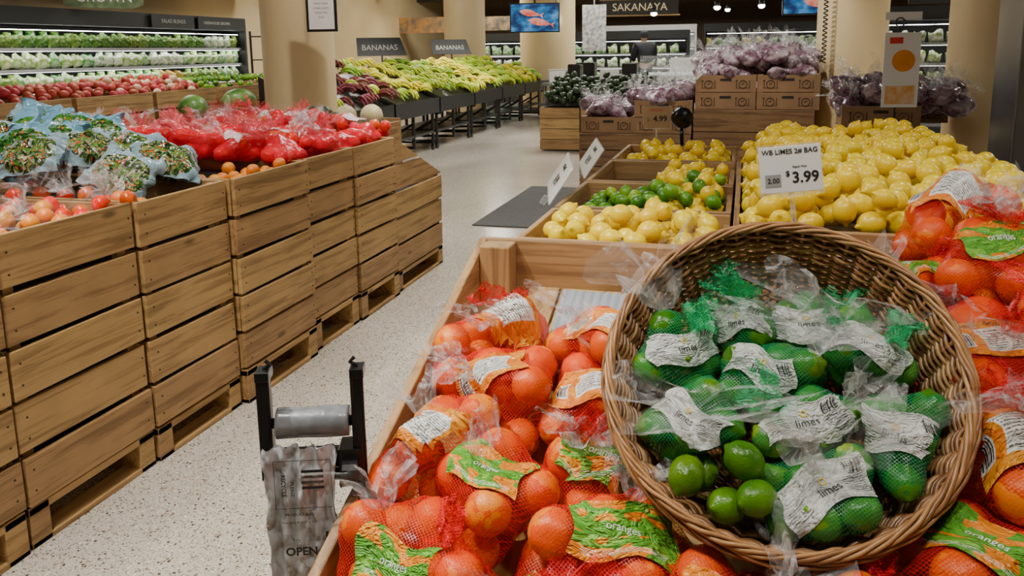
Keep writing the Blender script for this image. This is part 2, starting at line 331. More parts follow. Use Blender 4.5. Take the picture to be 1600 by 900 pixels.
def column(x,y,r,name='column',z=3.9):
    q=MB(); q.lathe([(r,0),(r,z)],48); q.lathe([(r+.015,0),(r+.015,.15),(r,.16)],48,1)
    return put(name,q.mesh(name,[CREAM,DARK],True),(x,y,0),kind='structure')
column(-3.84,6.45,.315,'trim_7'); column(.96,8.3,.315,'trim_8'); column(1.86,7.2,.31,'trim_9'); column(-6.6,18.8,.5,'trim_10'); column(-4.98,20.7,.72,'trim_11')
struct('trim_12',(1.55,5.4,0),(2.1,5.9,3.9),STEEL,bev=.01)

# ---------------------------------------------------------------- wooden bins
def cut(tl,a,ys,ye):
    lo,hi=ys,ye
    for _ in range(30):
        md=(lo+hi)/2
        if tl(md)>a: lo=md
        else: hi=md
    return lo
def planks(q,x0,x1,ys,ye,z0,rows,h,axis,tl=None,jit=.006):
    for i in range(rows):
        a=z0+i*h+.009; b=z0+(i+1)*h-.009; j=R.uniform(-jit,jit); t0=R.uniform(-.004,.004)
        if i==rows-1: b+=.007
        if axis=='Y':
            if tl:
                pts=[(ys,a)]
                if tl(ye)>a: pts.append((ye,a)); e=ye; pts.append((ye,min(b,tl(ye))))
                else: e=cut(tl,a,ys,ye); pts.append((e,a))
                if tl(e)<b:
                    k=cut(tl,b,ys,ye)
                    if k>ys+.01: pts.append((k,b)); pts.append((ys,b))
                    else: pts.append((ys,min(b,tl(ys))))
                else: pts.append((ys,b))
                q.prism(pts,'X',x0+j,x1+j)
            else:
                w1,w2=R.uniform(-.004,.004),R.uniform(-.004,.004)
                q.prism([(ys+t0,a+w1),(ye+t0,a+w2),(ye+t0,b+w2),(ys+t0,b+w1)],'X',x0+j,x1+j)
        else: q.box((ys,x0+j,a),(ye,x1+j,b))
def bin_(y0,y1,xf,xb,zt,label,topline=None,group=None,name='display_bin',rows=5):
    root=put(name,None,((xf+xb)/2,(y0+y1)/2,0),label=label,cat='wooden bin',group=group)
    ox,oy=(xf+xb)/2,(y0+y1)/2; g=.009
    base=.15+R.uniform(-.025,.035); h=(zt-base)/rows
    X=lambda a:a-ox
    Y=lambda a:a-oy
    tl=(lambda y: topline(y+oy)) if topline else None
    q=MB(); t=.02
    planks(q,X(xf)-t,X(xf),Y(y0+g),Y(y1-g),base,rows,h,'Y',tl); put('slatted_side',q.mesh('slatted_side',WOODY),parent=root,bev=.003)
    if not topline and xf>-3:
        q=MB()
        for i in range(rows):
            for yy in (y0+g+.03,y1-g-.03):
                for zz_ in (.3,.7): q.lathe([(.0005,0),(.004,0),(.004,-.002)],6,T=Matrix.Translation((X(xf)+.0065,Y(yy),base+(i+zz_)*h))@Matrix.Rotation(pi/2,4,'Y'))
        put('nail_heads',q.mesh('nail_heads',NAILM),parent=root)['kind']='stuff'
    q=MB(); planks(q,X(xb),X(xb)+t,Y(y0+g),Y(y1-g),base,rows,h,'Y',tl); put('slatted_side',q.mesh('slatted_side',WOODY),parent=root)
    zz=(topline(y1) if topline else zt)
    for (ya,za) in ((y0+g,zt),(y1-g-.018,zz)):
        q=MB(); planks(q,Y(ya),Y(ya)+.018,X(xb)+t*1.2,X(xf)-t*1.2,base,rows,(za-base)/rows,'X'); put('slatted_end',q.mesh('slatted_end',WOODX),parent=root,bev=.003)
    for yy,zc in ((y0+.035,zt),(y1-.075,zz)):
        q=MB(); q.box((X(xf)-t*1.35-.03,Y(yy),.02),(X(xf)-t*1.35,Y(yy)+.04,zc-.01)); put('corner_post',q.mesh('corner_post',WOODZ),parent=root)
    q=MB(); a,b=X(xb)+t*.2,X(xf)-t*.2
    for yy in (y0+g,y1-g-.08): q.box((a,Y(yy),0),(b,Y(yy)+.08,base))
    q.box((a,Y(y0+g),base-.03),(b,Y(y1-g),base-.002)); q.box((a,Y(y0+g),0),(a+.09,Y(y1-g),.02)); q.box((b-.09,Y(y0+g),0),(b,Y(y1-g),.02))
    put('pallet_foot',q.mesh('pallet_foot',WOODY),parent=root,bev=.003)
    zd=min(zt,zz)-.10
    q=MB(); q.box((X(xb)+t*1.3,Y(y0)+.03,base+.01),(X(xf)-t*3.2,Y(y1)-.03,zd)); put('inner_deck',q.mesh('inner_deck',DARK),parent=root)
    return root
seams=[1.26,1.85,2.45,3.01,3.66,4.20,4.77]
for i in range(len(seams)-1):
    dx=[0,-.008,.0,.03,.005,.018][i]
    bin_(seams[i],seams[i+1],-2.19+dx,-3.72,1.06,"tall honey-brown slatted wooden produce bin on a pallet foot",group="slatted wooden bins along the aisle")
bin_(4.77,5.62,-2.19,-3.35,1.06,"slatted wooden end bin with a sloping top edge",topline=lambda y:1.06-(y-4.77)*.42,group="slatted wooden bins along the aisle")
root=put('wooden_crate',None,(0,0,0),label="shallow wooden box holding melons at the bin end",cat='wooden crate')
q=MB(); q.box((-3.3,5.50,.72),(-2.46,5.52,1.12)); put('end_board',q.mesh('end_board',WOODX),parent=root,bev=.003)
q=MB(); q.box((-3.3,4.82,.72),(-3.28,5.5,1.12)); put('side_board',q.mesh('side_board',WOODY),parent=root); 
q=MB(); q.box((-2.48,4.82,.72),(-2.46,5.5,1.10)); put('side_board',q.mesh('side_board',WOODY),parent=root,bev=.003); 
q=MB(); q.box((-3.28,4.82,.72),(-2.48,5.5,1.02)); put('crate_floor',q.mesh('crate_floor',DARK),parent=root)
for i in range(7):
    bin_(4.2+i*1.15,5.3+i*1.15,-6.4,-7.6,1.2,"slatted wooden produce bin in front of the chilled cabinets",group="far row of slatted bins")

# ---------------------------------------------------------------- right table
XL,XR=-.63,.95
def rim(y): return .79+(y-1.07)*.385
def deck(y): return rim(y)-.12
y0,y1=.93,1.93
root=put('display_table',None,(0,0,0),label="sloping wooden display tray holding netted oranges",cat='display table')
for a,b in ((XL-.022,XL),(XR,XR+.022)):
    q=MB(); q.prism([(y0,rim(y0)-.17),(y1,rim(y1)-.17),(y1,rim(y1)),(y0,rim(y0))],'X',a,b); put('side_board',q.mesh('side_board',WOODY),parent=root,bev=.004)
q=MB(); q.box((XL-.022,y1,rim(y1)-.22),(XR+.022,y1+.022,rim(y1))); put('back_board',q.mesh('back_board',WOODX),parent=root,bev=.004)
q=MB(); q.box((XL+.001,y1-.07,rim(y1)-.2),(XL+.08,y1-.001,rim(y1)-.004)); put('corner_block',q.mesh('corner_block',WOODZ),parent=root,bev=.004)
q=MB(); q.box((XL-.022,y0-.022,rim(y0)-.2),(XR+.022,y0,rim(y0)-.01)); put('front_board',q.mesh('front_board',WOODX),parent=root,bev=.004)
q=MB()
for i in range(8):
    a=XL+.002+i*(XR-XL)/8; b=a+(XR-XL)/8-.006
    q.prism([(y0,deck(y0)-.015),(y1,deck(y1)-.015),(y1,deck(y1)),(y0,deck(y0))],'X',a,b)
put('slatted_deck',q.mesh('slatted_deck',WOODY),parent=root,bev=.002)
q=MB()
for i in range(3): q.box((XL-.02,y0,.02+i*.2),(XR+.02,y0+.02,.2+i*.2))
put('slatted_base',q.mesh('slatted_base',WOODX),parent=root,bev=.003)
for xx in (XL-.02,XR):
    q=MB()
    for i in range(3): q.box((xx,y0+.02,.02+i*.2),(xx+.02,y1,.2+i*.2))
    put('slatted_base',q.mesh('slatted_base',WOODY),parent=root,bev=.003)
for xx in (XL,XR-.06):
    for yy in (y0+.02,y1-.06): q=MB(); q.box((xx,yy,0),(xx+.06,yy+.06,deck(yy)-.03)); put('leg',q.mesh('leg',WOODZ),parent=root)
q=MB(); n=44; vs=[]
for i in range(n+1):
    x=-.42+i*.24/n
    for y in (1.66,1.90): vs.append((x,y,deck(y)+.016+.003*math.sin(i*1.6)))
q.add(vs,[(2*i,2*i+2,2*i+3,2*i+1) for i in range(n)]); put('corrugated_sheet',q.mesh('corrugated_sheet',mat('grey_corrugated',(.28,.31,.36),(.23,.25,.29),rough=.6),True),label="grey corrugated liner sheet on the tray floor",cat='liner sheet')

tY=[2.20,2.70,3.28,3.95,4.62]; TX1=-.03
for i in range(4):
    a,b=tY[i],tY[i+1]-.03
    root=put('produce_tray',None,(0,0,0),label="wooden divided produce tray with low sides",cat='produce tray',group="row of wooden trays")
    for ya in (a,b-.02): q=MB(); q.box((XL,ya,.90),(TX1,ya+.02,1.06)); put('end_board',q.mesh('end_board',WOODX),parent=root,bev=.003)
    for xa in (XL,TX1-.02): q=MB(); q.box((xa,a+.02,.90),(xa+.02,b-.02,1.06 if xa==XL else 1.03)); put('side_board',q.mesh('side_board',WOODY),parent=root,bev=.003)
    q=MB(); q.box((XL+.02,a+.02,.93),(TX1-.02,b-.02,.965)); put('tray_floor',q.mesh('tray_floor',DARK if i in(1,2) else WOODY),parent=root)
root=put('display_bin',None,(0,0,0),label="slatted wooden bin carrying the divided trays",cat='wooden bin')
for (A,B,mm) in [((XL,2.2),(XL+.02,4.6),WOODY),((XL+.02,2.2),(.70,2.22),WOODX),((.70,1.97),(.72,4.6),WOODY),((XL+.02,4.58),(.7,4.6),WOODX)]:
    q=MB()
    for i in range(5): z=.02+i*.176; q.box((*A,z),(*B,z+.17))
    put('slatted_side',q.mesh('slatted_side',mm),parent=root,bev=.003)
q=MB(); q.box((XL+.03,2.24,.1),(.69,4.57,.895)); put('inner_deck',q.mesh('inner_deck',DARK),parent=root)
root=put('display_bin',None,(0,0,0),label="large wooden bin heaped with loose lemons",cat='wooden bin')
for A,B,mm,nm in [((-.02,1.965,.90),(.86,1.985,1.17),WOODX,'end_board'),((-.02,4.05,.9),(.86,4.07,1.10),WOODX,'end_board'),((-.02,1.985,.90),(0,4.05,1.05),WOODY,'side_board'),((.86,1.985,.9),(.88,4.05,1.10),WOODY,'side_board')]:
    q=MB(); q.box(A,B); put(nm,q.mesh(nm,mm),parent=root,bev=.003)
def lt(x,y):
    e=min(max((x+.05)/.20,0),1); e2=min(max((.86-x)/.14,0),1); f=min(max((4.12-y)/.35,0),1); g=min(max((y-1.86)/.25,0),1)
    return 1.11+.155*(e*e*(3-2*e))*(.5+.5*f)*(.82+.18*g)*(.4+.6*e2)+.012*math.sin(x*13+y*5)*math.sin(y*7)
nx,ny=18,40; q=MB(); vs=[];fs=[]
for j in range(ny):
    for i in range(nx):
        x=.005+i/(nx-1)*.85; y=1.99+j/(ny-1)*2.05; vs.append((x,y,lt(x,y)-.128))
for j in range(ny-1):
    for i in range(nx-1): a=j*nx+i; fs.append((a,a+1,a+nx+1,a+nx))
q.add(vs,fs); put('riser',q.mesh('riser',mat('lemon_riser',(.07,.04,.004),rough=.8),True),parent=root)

# ---------------------------------------------------------------- packing
def drop_pack(xr,yr,r,floor,top,nmax,tries=22,reject=None,seed=1):
    g=random.Random(seed); P=np.zeros((0,3)); out=[]; fails=0; rr=4*r*r
    while len(out)<nmax and fails<30:
        best=None;bs=1e9
        for _ in range(tries):
            x=g.uniform(*xr);y=g.uniform(*yr); fl=floor(x,y)
            if fl is None: continue
            z=fl+r
            if len(out):
                d2=(P[:,0]-x)**2+(P[:,1]-y)**2; k=d2<rr
                if k.any(): z=max(z,float((P[k,2]+np.sqrt(rr-d2[k])).max()))
            if z>top(x,y): continue
            if reject and reject(x,y,z): continue
            s=z-fl+g.uniform(0,.004)
            if s<bs: bs=s;best=(x,y,z)
        if best is None: fails+=1; continue
        out.append(best); P=np.vstack([P,best])
    return out
def kmeans(pts,k,seed=3,it=14):
    P=np.array(pts); g=np.random.RandomState(seed); C=P[g.choice(len(P),k,replace=False)]
    for _ in range(it):
        D=((P[:,None,:]-C[None])**2).sum(2); lab=D.argmin(1)
        for j in range(k):
            if (lab==j).any(): C[j]=P[lab==j].mean(0)
    return [[tuple(p) for p in P[lab==j]] for j in range(k) if (lab==j).any()]
def lathe_fruit(name,prof,m,seg=20,lump=0,seed=0):
    q=MB(); q.lathe(prof,seg); me=q.mesh(name,m,True)
    if lump:
        for v in me.vertices:
            n=noise.noise(Vector(v.co)*40+Vector((seed,0,0))); v.co*=1+lump*n
    return me
def ell(r,l,n=14,tip=0,dim=0):
    pr=[]
    for i in range(n+1):
        a=-pi/2+pi*i/n; c=math.cos(a); s=math.sin(a)
        rad=max(r*c,.0003); z=l*s
        if tip and abs(s)>.88: z+=math.copysign(tip*((abs(s)-.88)/.12),s); rad=max(rad*.66,.0004)
        if dim and s>.9: z-=dim*(s-.9)/.1
        pr.append((rad,z))
    return pr
RO=.0385; RL=.0335; RLI=.027
ORANGE=[lathe_fruit('orange',ell(RO,RO*.95,16,dim=.003),M_OR,24,.03,s) for s in range(3)]
LEMON=[lathe_fruit('lemon',ell(.0305,.0355,22,tip=.008),M_LEM,20,.02,s) for s in range(4)]
LIME=[lathe_fruit('lime',ell(.0255,.0305,14,tip=.002),M_LIME if s!=2 else M_LIME2,20,.04,s) for s in range(3)]
for p in drop_pack((.03,.83),(2.02,4.0),RL,lambda x,y:lt(x,y)-.122,lambda x,y:lt(x,y)-.005,600,seed=4):
    bulk('lemon',R.choice(LEMON),p,rrot(),R.uniform(.88,1.04),"loose yellow lemon in the heap",'lemon',"heap of loose lemons")
def fill(xr,yr,r,fl,tp,n,meshes,label,cat,group,seed,sc=(.93,1.07)):
    for p in drop_pack(xr,yr,r,fl,tp,n,seed=seed):
        me=R.choice(meshes)
        if me in LEMON: bulk('lemon',me,p,rrot(),R.uniform(.90,1.05),"loose yellow lemon in a wooden tray",'lemon',"lemons in wooden trays")
        else: put(me.name.split('.')[0],me,p,rrot(),R.uniform(*sc),label=label,cat=cat,group=group)
D0=.966
fill((-.57,-.08),(2.26,2.63),RL,lambda x,y:D0+.02*(x+.6),lambda x,y:1.05+.07*min(1,max(0,(x+.60)/.28)),60,LEMON,"","lemon","",5)
fill((-.56,-.24),(2.80,3.18),RLI,lambda x,y:D0+.02,lambda x,y:1.03+.06*(x+.56)/.4,62,[LIME[0],LIME[1],LIME[2]],"loose green lime in a wooden tray","lime","limes in the tray",6)
fill((-.24,-.08),(2.80,3.18),RL,lambda x,y:D0+.03,lambda x,y:1.12,30,LEMON[:2]+[LIME[0],LIME[2]],"loose green lime among lemons","lime","limes in the tray",7)
fill((-.32,-.08),(3.36,3.86),RL,lambda x,y:D0,lambda x,y:1.07,34,LEMON,"","lemon","",8)
fill((-.54,-.08),(4.03,4.52),RL,lambda x,y:D0+.02,lambda x,y:1.10,60,LEMON,"","lemon","",9)
flush('lemon','lemon_heap',"heaped yellow lemons filling the wooden bin",'lemons')

# ---------------------------------------------------------------- net bags
def ico(r,n=1):
    bm=bmesh.new(); bmesh.ops.create_icosphere(bm,subdivisions=n,radius=r); v=[x.co.copy() for x in bm.verts]; bm.free(); return v
def hull_mesh(name,pts,r,m,cling=.45,lump=.003):
    bm=bmesh.new(); S=ico(r*1.04,2)
    for p in pts:
        for s in S: bm.verts.new(Vector(p)+s)
    bmesh.ops.convex_hull(bm,input=bm.verts[:])
    used={v for f in bm.faces for v in f.verts}
    bmesh.ops.delete(bm,geom=[v for v in bm.verts if v not in used],context='VERTS')
    for _ in range(4):
        le=[e for e in bm.edges if e.calc_length()>r*.42]
        if not le: break
        bmesh.ops.subdivide_edges(bm,edges=le,cuts=1); bmesh.ops.triangulate(bm,faces=bm.faces[:])
    bm.normal_update(); P=[Vector(p) for p in pts]
    mv=[]
    for v in bm.verts:
        g=min((v.co-p).length for p in P)-r*1.04
        mv.append(v.co-v.normal*(max(g,0)*cling)+v.normal*noise.noise(v.co*45)*lump)
    for v,c in zip(bm.verts,mv): v.co=c
    me=bpy.data.meshes.new(name); bm.to_mesh(me); bm.free(); me.materials.append(m)
    me.polygons.foreach_set('use_smooth',[True]*len(me.polygons)); return me
def bvh_of(me): return BVHTree.FromPolygons([v.co.copy() for v in me.vertices],[tuple(p.vertices) for p in me.polygons])
def project(bvh,o,d,t1,u,v,off):
    t2=d.cross(t1); p=o+t1*u+t2*v+d*.35; h=bvh.ray_cast(p,-d)
    return h[0]+d*off if h[0] is not None else None
def patch(name,bvh,o,d,t1,w,h,m,off=.0025,nu=18,nv=13,crinkle=.003,seed=0):
    vs=[];uv=[];idx={};fs=[]
    for j in range(nv+1):
        for i in range(nu+1):
            u=i/nu;v=j/nv; wv=.008*math.sin(u*7+seed); wu=.007*math.sin(v*6+seed*2)
            p=project(bvh,o,d,t1,(u-.5)*w+wu,(v-.5)*h+wv,off)
            if p is not None:
                if (o-p).dot(d)> .07: continue
                idx[(i,j)]=len(vs); vs.append(p); uv.append((u,v))
    for _ in range(4):
        nv_=list(vs)
        for (i,j),k in idx.items():
            nb=[idx[a] for a in ((i-1,j),(i+1,j),(i,j-1),(i,j+1)) if a in idx]
            if len(nb)>2:
                av=sum((vs[a] for a in nb),Vector())/len(nb); dd=(av-vs[k]).dot(d)
                if dd>0: nv_[k]=vs[k]+d*dd*.8
        vs=nv_
    vs=[p+d*(crinkle*.6+crinkle*1.3*noise.noise(p*70+Vector((seed,0,0)))) for p in vs]
    for j in range(nv):
        for i in range(nu):
            k=[(i,j),(i+1,j),(i+1,j+1),(i,j+1)]
            if all(a in idx for a in k): fs.append(tuple(idx[a] for a in k))
    if not fs: return None
    me=bpy.data.meshes.new(name); me.from_pydata(vs,[],fs); ul=me.uv_layers.new()
    for l in me.loops: ul.data[l.index].uv=uv[l.vertex_index]
    me.materials.append(m); me.polygons.foreach_set('use_smooth',[True]*len(fs)); return me
def text_on(bvh,o,d,t1,body,size,m,off=.0012,cu=0,cv=0,bold=0):
    src=text_mesh(body,size,m,0,bold); me=src.copy(); last=None
    for v in me.vertices:
        p=project(bvh,o,d,t1,v.co.x+cu,v.co.y+cv,off)
        if p is None: p=last or o
        last=p; v.co=p
    return me
def tuft(s,m,name,L=.06,W=.055,fr=1.0):
    q=MB(); n=48; rows=11; vs=[]; g=random.Random(s)
    ph=[g.uniform(0,6) for _ in range(4)]
    for j in range(rows):
        t=j/(rows-1)
        for i in range(n):
            a=2*pi*i/n
            rr=.006+W*t*(1+.45*math.sin(3*a+ph[0])+.30*fr*math.sin(7*a+ph[1])+.12*fr*math.sin(13*a))*(.7+.3*math.sin(4*t+ph[2]))
            z=.006+ L*t*(1+.35*math.sin(2*a+ph[3])) + .010*fr*t*math.sin(9*a)
            nz=noise.noise(Vector((a*3,t*4,s*5)))*.018*t
            vs.append((math.cos(a)*rr*1.5+nz,math.sin(a)*rr*.55+nz,z))
    fs=[(j*n+i,j*n+(i+1)%n,(j+1)*n+(i+1)%n,(j+1)*n+i) for j in range(rows-1) for i in range(n)]
    q.add(vs,fs); return q.mesh(name,m,True)
TUFTS=[tuft(s,CLEAR,'plastic_top') for s in range(6)]
NTUFT=[tuft(s+9,NETTOP,'gathered_net',.035,.036,.6) for s in range(3)]; GTUFT=[tuft(s+19,NETTOPG,'gathered_net',.035,.026,.6) for s in range(3)]; PTUFT=[tuft(s+29,PINKP,'gathered_film',.05,.05) for s in range(3)]
def netbag(pts,r,fmeshes,fname,net,name,label,cat,group,lab=None,txt=None,lw=.12,lh=.085,seed=0,tuft=True,updir=Vector((0,-.45,.9)),tscale=1,ntop=None,ptuft=1.0,pn=1.0,cling=.45):
    g=random.Random(seed)
    c=Vector((sum(p[0] for p in pts)/len(pts),sum(p[1] for p in pts)/len(pts),min(p[2] for p in pts)-r))
    root=put(name,None,c,label=label,cat=cat,group=group)
    loc=[Vector(p)-c for p in pts]
    for p in loc: put(fname,g.choice(fmeshes),p,(g.uniform(0,6),g.uniform(0,6),g.uniform(0,6)),g.uniform(.96,1.03),parent=root)
    hm=hull_mesh('net',loc,r,net,cling); put('net',hm,parent=root)
    bvh=bvh_of(hm); ctr=sum(loc,Vector())/len(loc)
    d=(updir+Vector((g.uniform(-.35,.35),g.uniform(-.35,.25),0))).normalized()
    if lab:
        ang=g.uniform(-.9,.9) ; t1=Vector((math.cos(ang),math.sin(ang),0)); t1=(t1-d*t1.dot(d)).normalized()
        h=bvh.ray_cast(ctr+d*.4,-d)
        if h[0] is not None:
            o=h[0]; me=patch('label',bvh,o,d,t1,lw*g.uniform(.85,1.1),lh*g.uniform(.85,1.1),lab,seed=seed)
            if me:
                put('label',me,parent=root); b2=bvh_of(me)
                for (b,s,mm,cu,cv) in (txt or []): put('lettering',text_on(b2,o,d,t1,b,s,mm,cu=cu,cv=cv),parent=root)
    if tuft:
        d2=(updir*.6+Vector((g.uniform(-1,1),g.uniform(-.7,.7),.3))).normalized(); h=bvh.ray_cast(ctr+d2*.4,-d2)
        if h[0] is not None:
            if g.random()<ptuft: put('plastic_top',g.choice(TUFTS),h[0]-d2*.008,d2.to_track_quat('Z','Y').to_euler(),g.uniform(.9,1.35)*tscale,parent=root)
            if ntop and g.random()<pn:
                d3=Vector((-d2.x,d2.y*.3,abs(d2.z)*.6+.2)).normalized(); h=bvh.ray_cast(ctr+d3*.4,-d3)
                if h[0] is not None: put('gathered_net',g.choice(ntop),h[0]-d3*.008,d3.to_track_quat('Z','Y').to_euler(),g.uniform(.9,1.3)*tscale,parent=root)
    return root
BC=Vector((.068,1.255,1.094)); BN=Vector((-.03,-.73,.68)).normalized(); BR=.264; BD=.19
BU=Vector((1,0,0)); BU=(BU-BN*BU.dot(BN)).normalized(); BV=BN.cross(BU)
BM=Matrix((BU,BV,BN)).transposed()
def inb(x,y,z,pad=RO+.008):
    p=Vector((x,y,z))-BC; s=-p.dot(BN); rad=(p+BN*s).length
    if s<-.16 or s>BD+.03+pad: return False
    if s<0: return rad<BR+.0
    return rad<BR-.32*s+pad+.01
def ot(x,y):
    s=min(max((x-.20)/.2,0),1); s=s*s*(3-2*s)
    b=.20+.12*s
    if y>1.56: b-= (y-1.56)*(.85*(1-s)-.02*s)
    if y<1.08: b-=(1.08-y)*.5
    return deck(y)+max(b,.02)
def ofl(x,y): return max(deck(y),ot(x,y)-.15)
opts=drop_pack((XL+.045,XR-.05),(y0+.045,1.885),RO+.002,ofl,ot,370,tries=20,reject=inb,seed=21)
cl=kmeans(opts,max(8,len(opts)//8),5)
for i,c in enumerate(cl):
    k=i%3
    if k==0: lab,txt,lw,lh=LB_OR,[("NAVEL",.010,INK,-.0,.034)],.15,.10
    elif k==1: lab,txt,lw,lh=LB_GR,[("oranges",.017,WHINK,0,.001)],.15,.085
    else: lab,txt,lw,lh=(LB_OR,[],.15,.09) if i%2 else (LB_GR,[("oranges",.016,WHINK,0,.001)],.15,.08)
    netbag(c,RO,ORANGE,'orange',NETRED,'bag_of_oranges',"red net bag of bright oranges with a printed label",'bag of oranges',"red net bags of oranges",lab,txt,lw=lw,lh=lh,seed=i,tscale=1.1,ntop=NTUFT,ptuft=.85,pn=.5,cling=.35)

# ---------------------------------------------------------------- basket
def wicker():
    m,nt,bs=newmat('wicker'); L=nt.links.new; ge=nn(nt,'ShaderNodeNewGeometry'); tc=nn(nt,'ShaderNodeTexCoord'); no=nn(nt,'ShaderNodeTexNoise'); no.inputs['Scale'].default_value=22; no.inputs['Detail'].default_value=4; L(tc.outputs['Object'],no.inputs['Vector'])
    f=mth(nt,'MULTIPLY_ADD',ge.outputs['Random Per Island'],.5,mth(nt,'MULTIPLY',no.outputs[0],.6))
    L(ramp(nt,f,[(.15,(.12,.046,.015)),(.5,(.32,.145,.052)),(.85,(.52,.28,.11))]),bs.inputs['Base Color']); bs.inputs['Roughness'].default_value=.3; return m
WICK=wicker()
bas=put('wicker_basket',None,BC,BM,label="large round brown wicker basket tilted toward the aisle, full of limes",cat='basket')
NS=44
def brad(s): return BR-.30*s-.35*max(0,s-.12)
q=MB(); n=NS*4
rows=29
for k in range(rows):
    s=.004+k*(BD-.004)/(rows-1); pts=[]
    for i in range(n):
        a=2*pi*i/n; w=math.cos(a*NS/2+ (pi if k%2 else 0))*.006
        rad=brad(s)+w+.0018*noise.noise(Vector((a*3,k,0))); pts.append((rad*math.cos(a),rad*math.sin(a),-s+.0018*noise.noise(Vector((a*5,k*2,3)))))
    q.tube(pts,.0032+.0004*(k%3),6,closed=True)
for k in range(26):
    rad=brad(BD)-.003-k*.0082
    if rad<.008: break
    pts=[((rad)*math.cos(2*pi*i/72),rad*math.sin(2*pi*i/72),-BD-.004+.004*math.cos(2*pi*i/72*12+(pi if k%2 else 0))) for i in range(72)]
    q.tube(pts,.004,5,closed=True)
put('woven_bowl',q.mesh('woven_bowl',WICK,True),parent=bas)
q=MB()
for i in range(NS):
    a=2*pi*i/NS; pts=[]
    for j in range(8):
        s=j/7*BD; pts.append((brad(s)*math.cos(a),brad(s)*math.sin(a),-s+.006))
    pts.append((.02*math.cos(a),.02*math.sin(a),-BD-.004)); q.tube(pts,.0034,5)
put('stake',q.mesh('stake',WICK,True),parent=bas)['kind']='stuff'
def braid(q,Rm,z,rt,strands,turns,tr,n=400,sgn=1,sq=1.0):
    for k in range(strands):
        pts=[]
        for i in range(n):
            a=2*pi*i/n; b=sgn*a*turns+2*pi*k/strands
            rr=Rm+rt*math.cos(b); w=.0022*noise.noise(Vector((a*8,k,z*50))); pts.append(((rr+w)*math.cos(a),(rr+w)*math.sin(a),z+rt*sq*math.sin(b)+w))
        q.tube(pts,tr,6,closed=True)
q=MB(); braid(q,BR+.003,.004,.0056,5,9,.0034); braid(q,BR+.010,-.006,.0052,4,7,.0033,sgn=-1); braid(q,BR+.006,-.018,.0048,4,8,.0032); braid(q,BR+.002,-.030,.004,3,8,.0032,sgn=-1)
put('braided_rim',q.mesh('braided_rim',WICK,True),parent=bas)
def bfl(x,y):
    rad=math.hypot(x,y)
    if rad>BR-.04: return None
    sd=BD-.012
    if rad>brad(sd)-.03: sd=min(sd,max(.0,(BR-.03-rad)/.36))
    return max(-sd,btop(x,y)-.088)
def btop(x,y):
    return -.028-.09*min(max((y-.05)/.20,0),1)+.05*min(max((-y)/.2,0),1)-.25*max(0,math.hypot(x,y)-.18)+.02*math.sin(x*22)*math.sin(y*19)
bp=drop_pack((-.23,.23),(-.23,.19),RLI,bfl,btop,230,tries=25,seed=31)
def b2w(p): return BC+BM@Vector(p)
loose=[p for p in bp if p[0]<-.03 and p[1]<-.12]
rest=[p for p in bp if p not in loose]
for p in loose: put('lime',R.choice(LIME[:2]),b2w(p),rrot(),R.uniform(.98,1.10),label="loose glossy green lime in the wicker basket",cat='lime',group="loose limes in the basket")
lc=kmeans([tuple(b2w(p)) for p in rest],9,8)
for i,c in enumerate(lc):
    netbag(c,RLI,LIME,'lime',NETGRN,'bag_of_limes',"green net bag of limes with a white printed label",'bag of limes',"green net bags of limes",LB_LI,
      [("limes",.017,INK,0.002,-.006),("LIMES",.005,GREENINK,.0,.022),("o",.022,YELINK,.0,.010)],lw=.12,lh=.062,seed=100+i,updir=Vector((-.1,-.75,.65)),tscale=1.35,ntop=GTUFT,ptuft=.65,pn=.5,cling=.35)

# ---------------------------------------------------------------- price signs
def price_sign(loc,rot,w,h,texts,label,m=WHITEP,stand=.06):
    root=put('price_sign',None,loc,rot,label=label,cat='price sign')
    q=MB(); q.box((-w/2,-.0015,-h/2),(w/2,.0015,h/2)); put('card',q.mesh('card',m),parent=root,bev=.001)
    q=MB(); q.box((-w/2-.002,.0016,-h/2-.004),(w/2+.002,.004,h/2+.004)); q.box((-w/2-.002,-.003,-h/2-.005),(w/2+.002,.004,-h/2-.001)); put('card_holder',q.mesh('card_holder',HOLD),parent=root)
    if stand:
        q=MB(); q.tube([(0,.005,-h/2),(0,.005,-h/2-stand)],.0045,8); q.box((-.009,-.008,-h/2-stand-.035),(.009,.014,-h/2-stand)); q.box((-.02,-.002,-h/2-.008),(.02,.008,-h/2)); put('clip',q.mesh('clip',HOLD),parent=root)
    for (b,s,mm,x,z,bo) in texts: put('lettering',text_mesh(b,s,mm,.0003,bo),(x,-.0022,z),(pi/2,0,0),parent=root)
    return root
ps=price_sign((.083,1.475,1.388),(math.radians(-8),math.radians(-5),math.radians(10)),.106,.082,
 [("WB LIMES 2# BAG",.0120,INK,0,.031,.0001),("$",.013,INK,-.006,-.008,.0003),("3.99",.027,INK,.024,-.016,.0005),("Regular Price",.0045,INK,.015,.004,0)],
 "white price card reading limes two pound bag three ninety-nine",stand=.055)
q=MB(); q.box((-.045,-.0022,-.030),(-.018,-.0016,-.008)); put('price_box',q.mesh('price_box',GREY),parent=ps)
put('lettering',text_mesh("2.00",.012,INK,.0003),(-.031,-.0027,-.019),(pi/2,0,0),parent=ps)
for k,(yy,zz,w) in enumerate([(3.05,1.11,.50),(3.72,1.10,.50)]):
    price_sign((-.69,yy,zz),(math.radians(-34),0,math.radians(-76)),w,.15,[("ORGANIC",.03,INK,0,.04,0),("$4.99",.06,INK,0,-.02,.001)],"white price card clipped to the tray edge",stand=.02)
TAN=mat('tan_card',(.42,.28,.15),rough=.6)
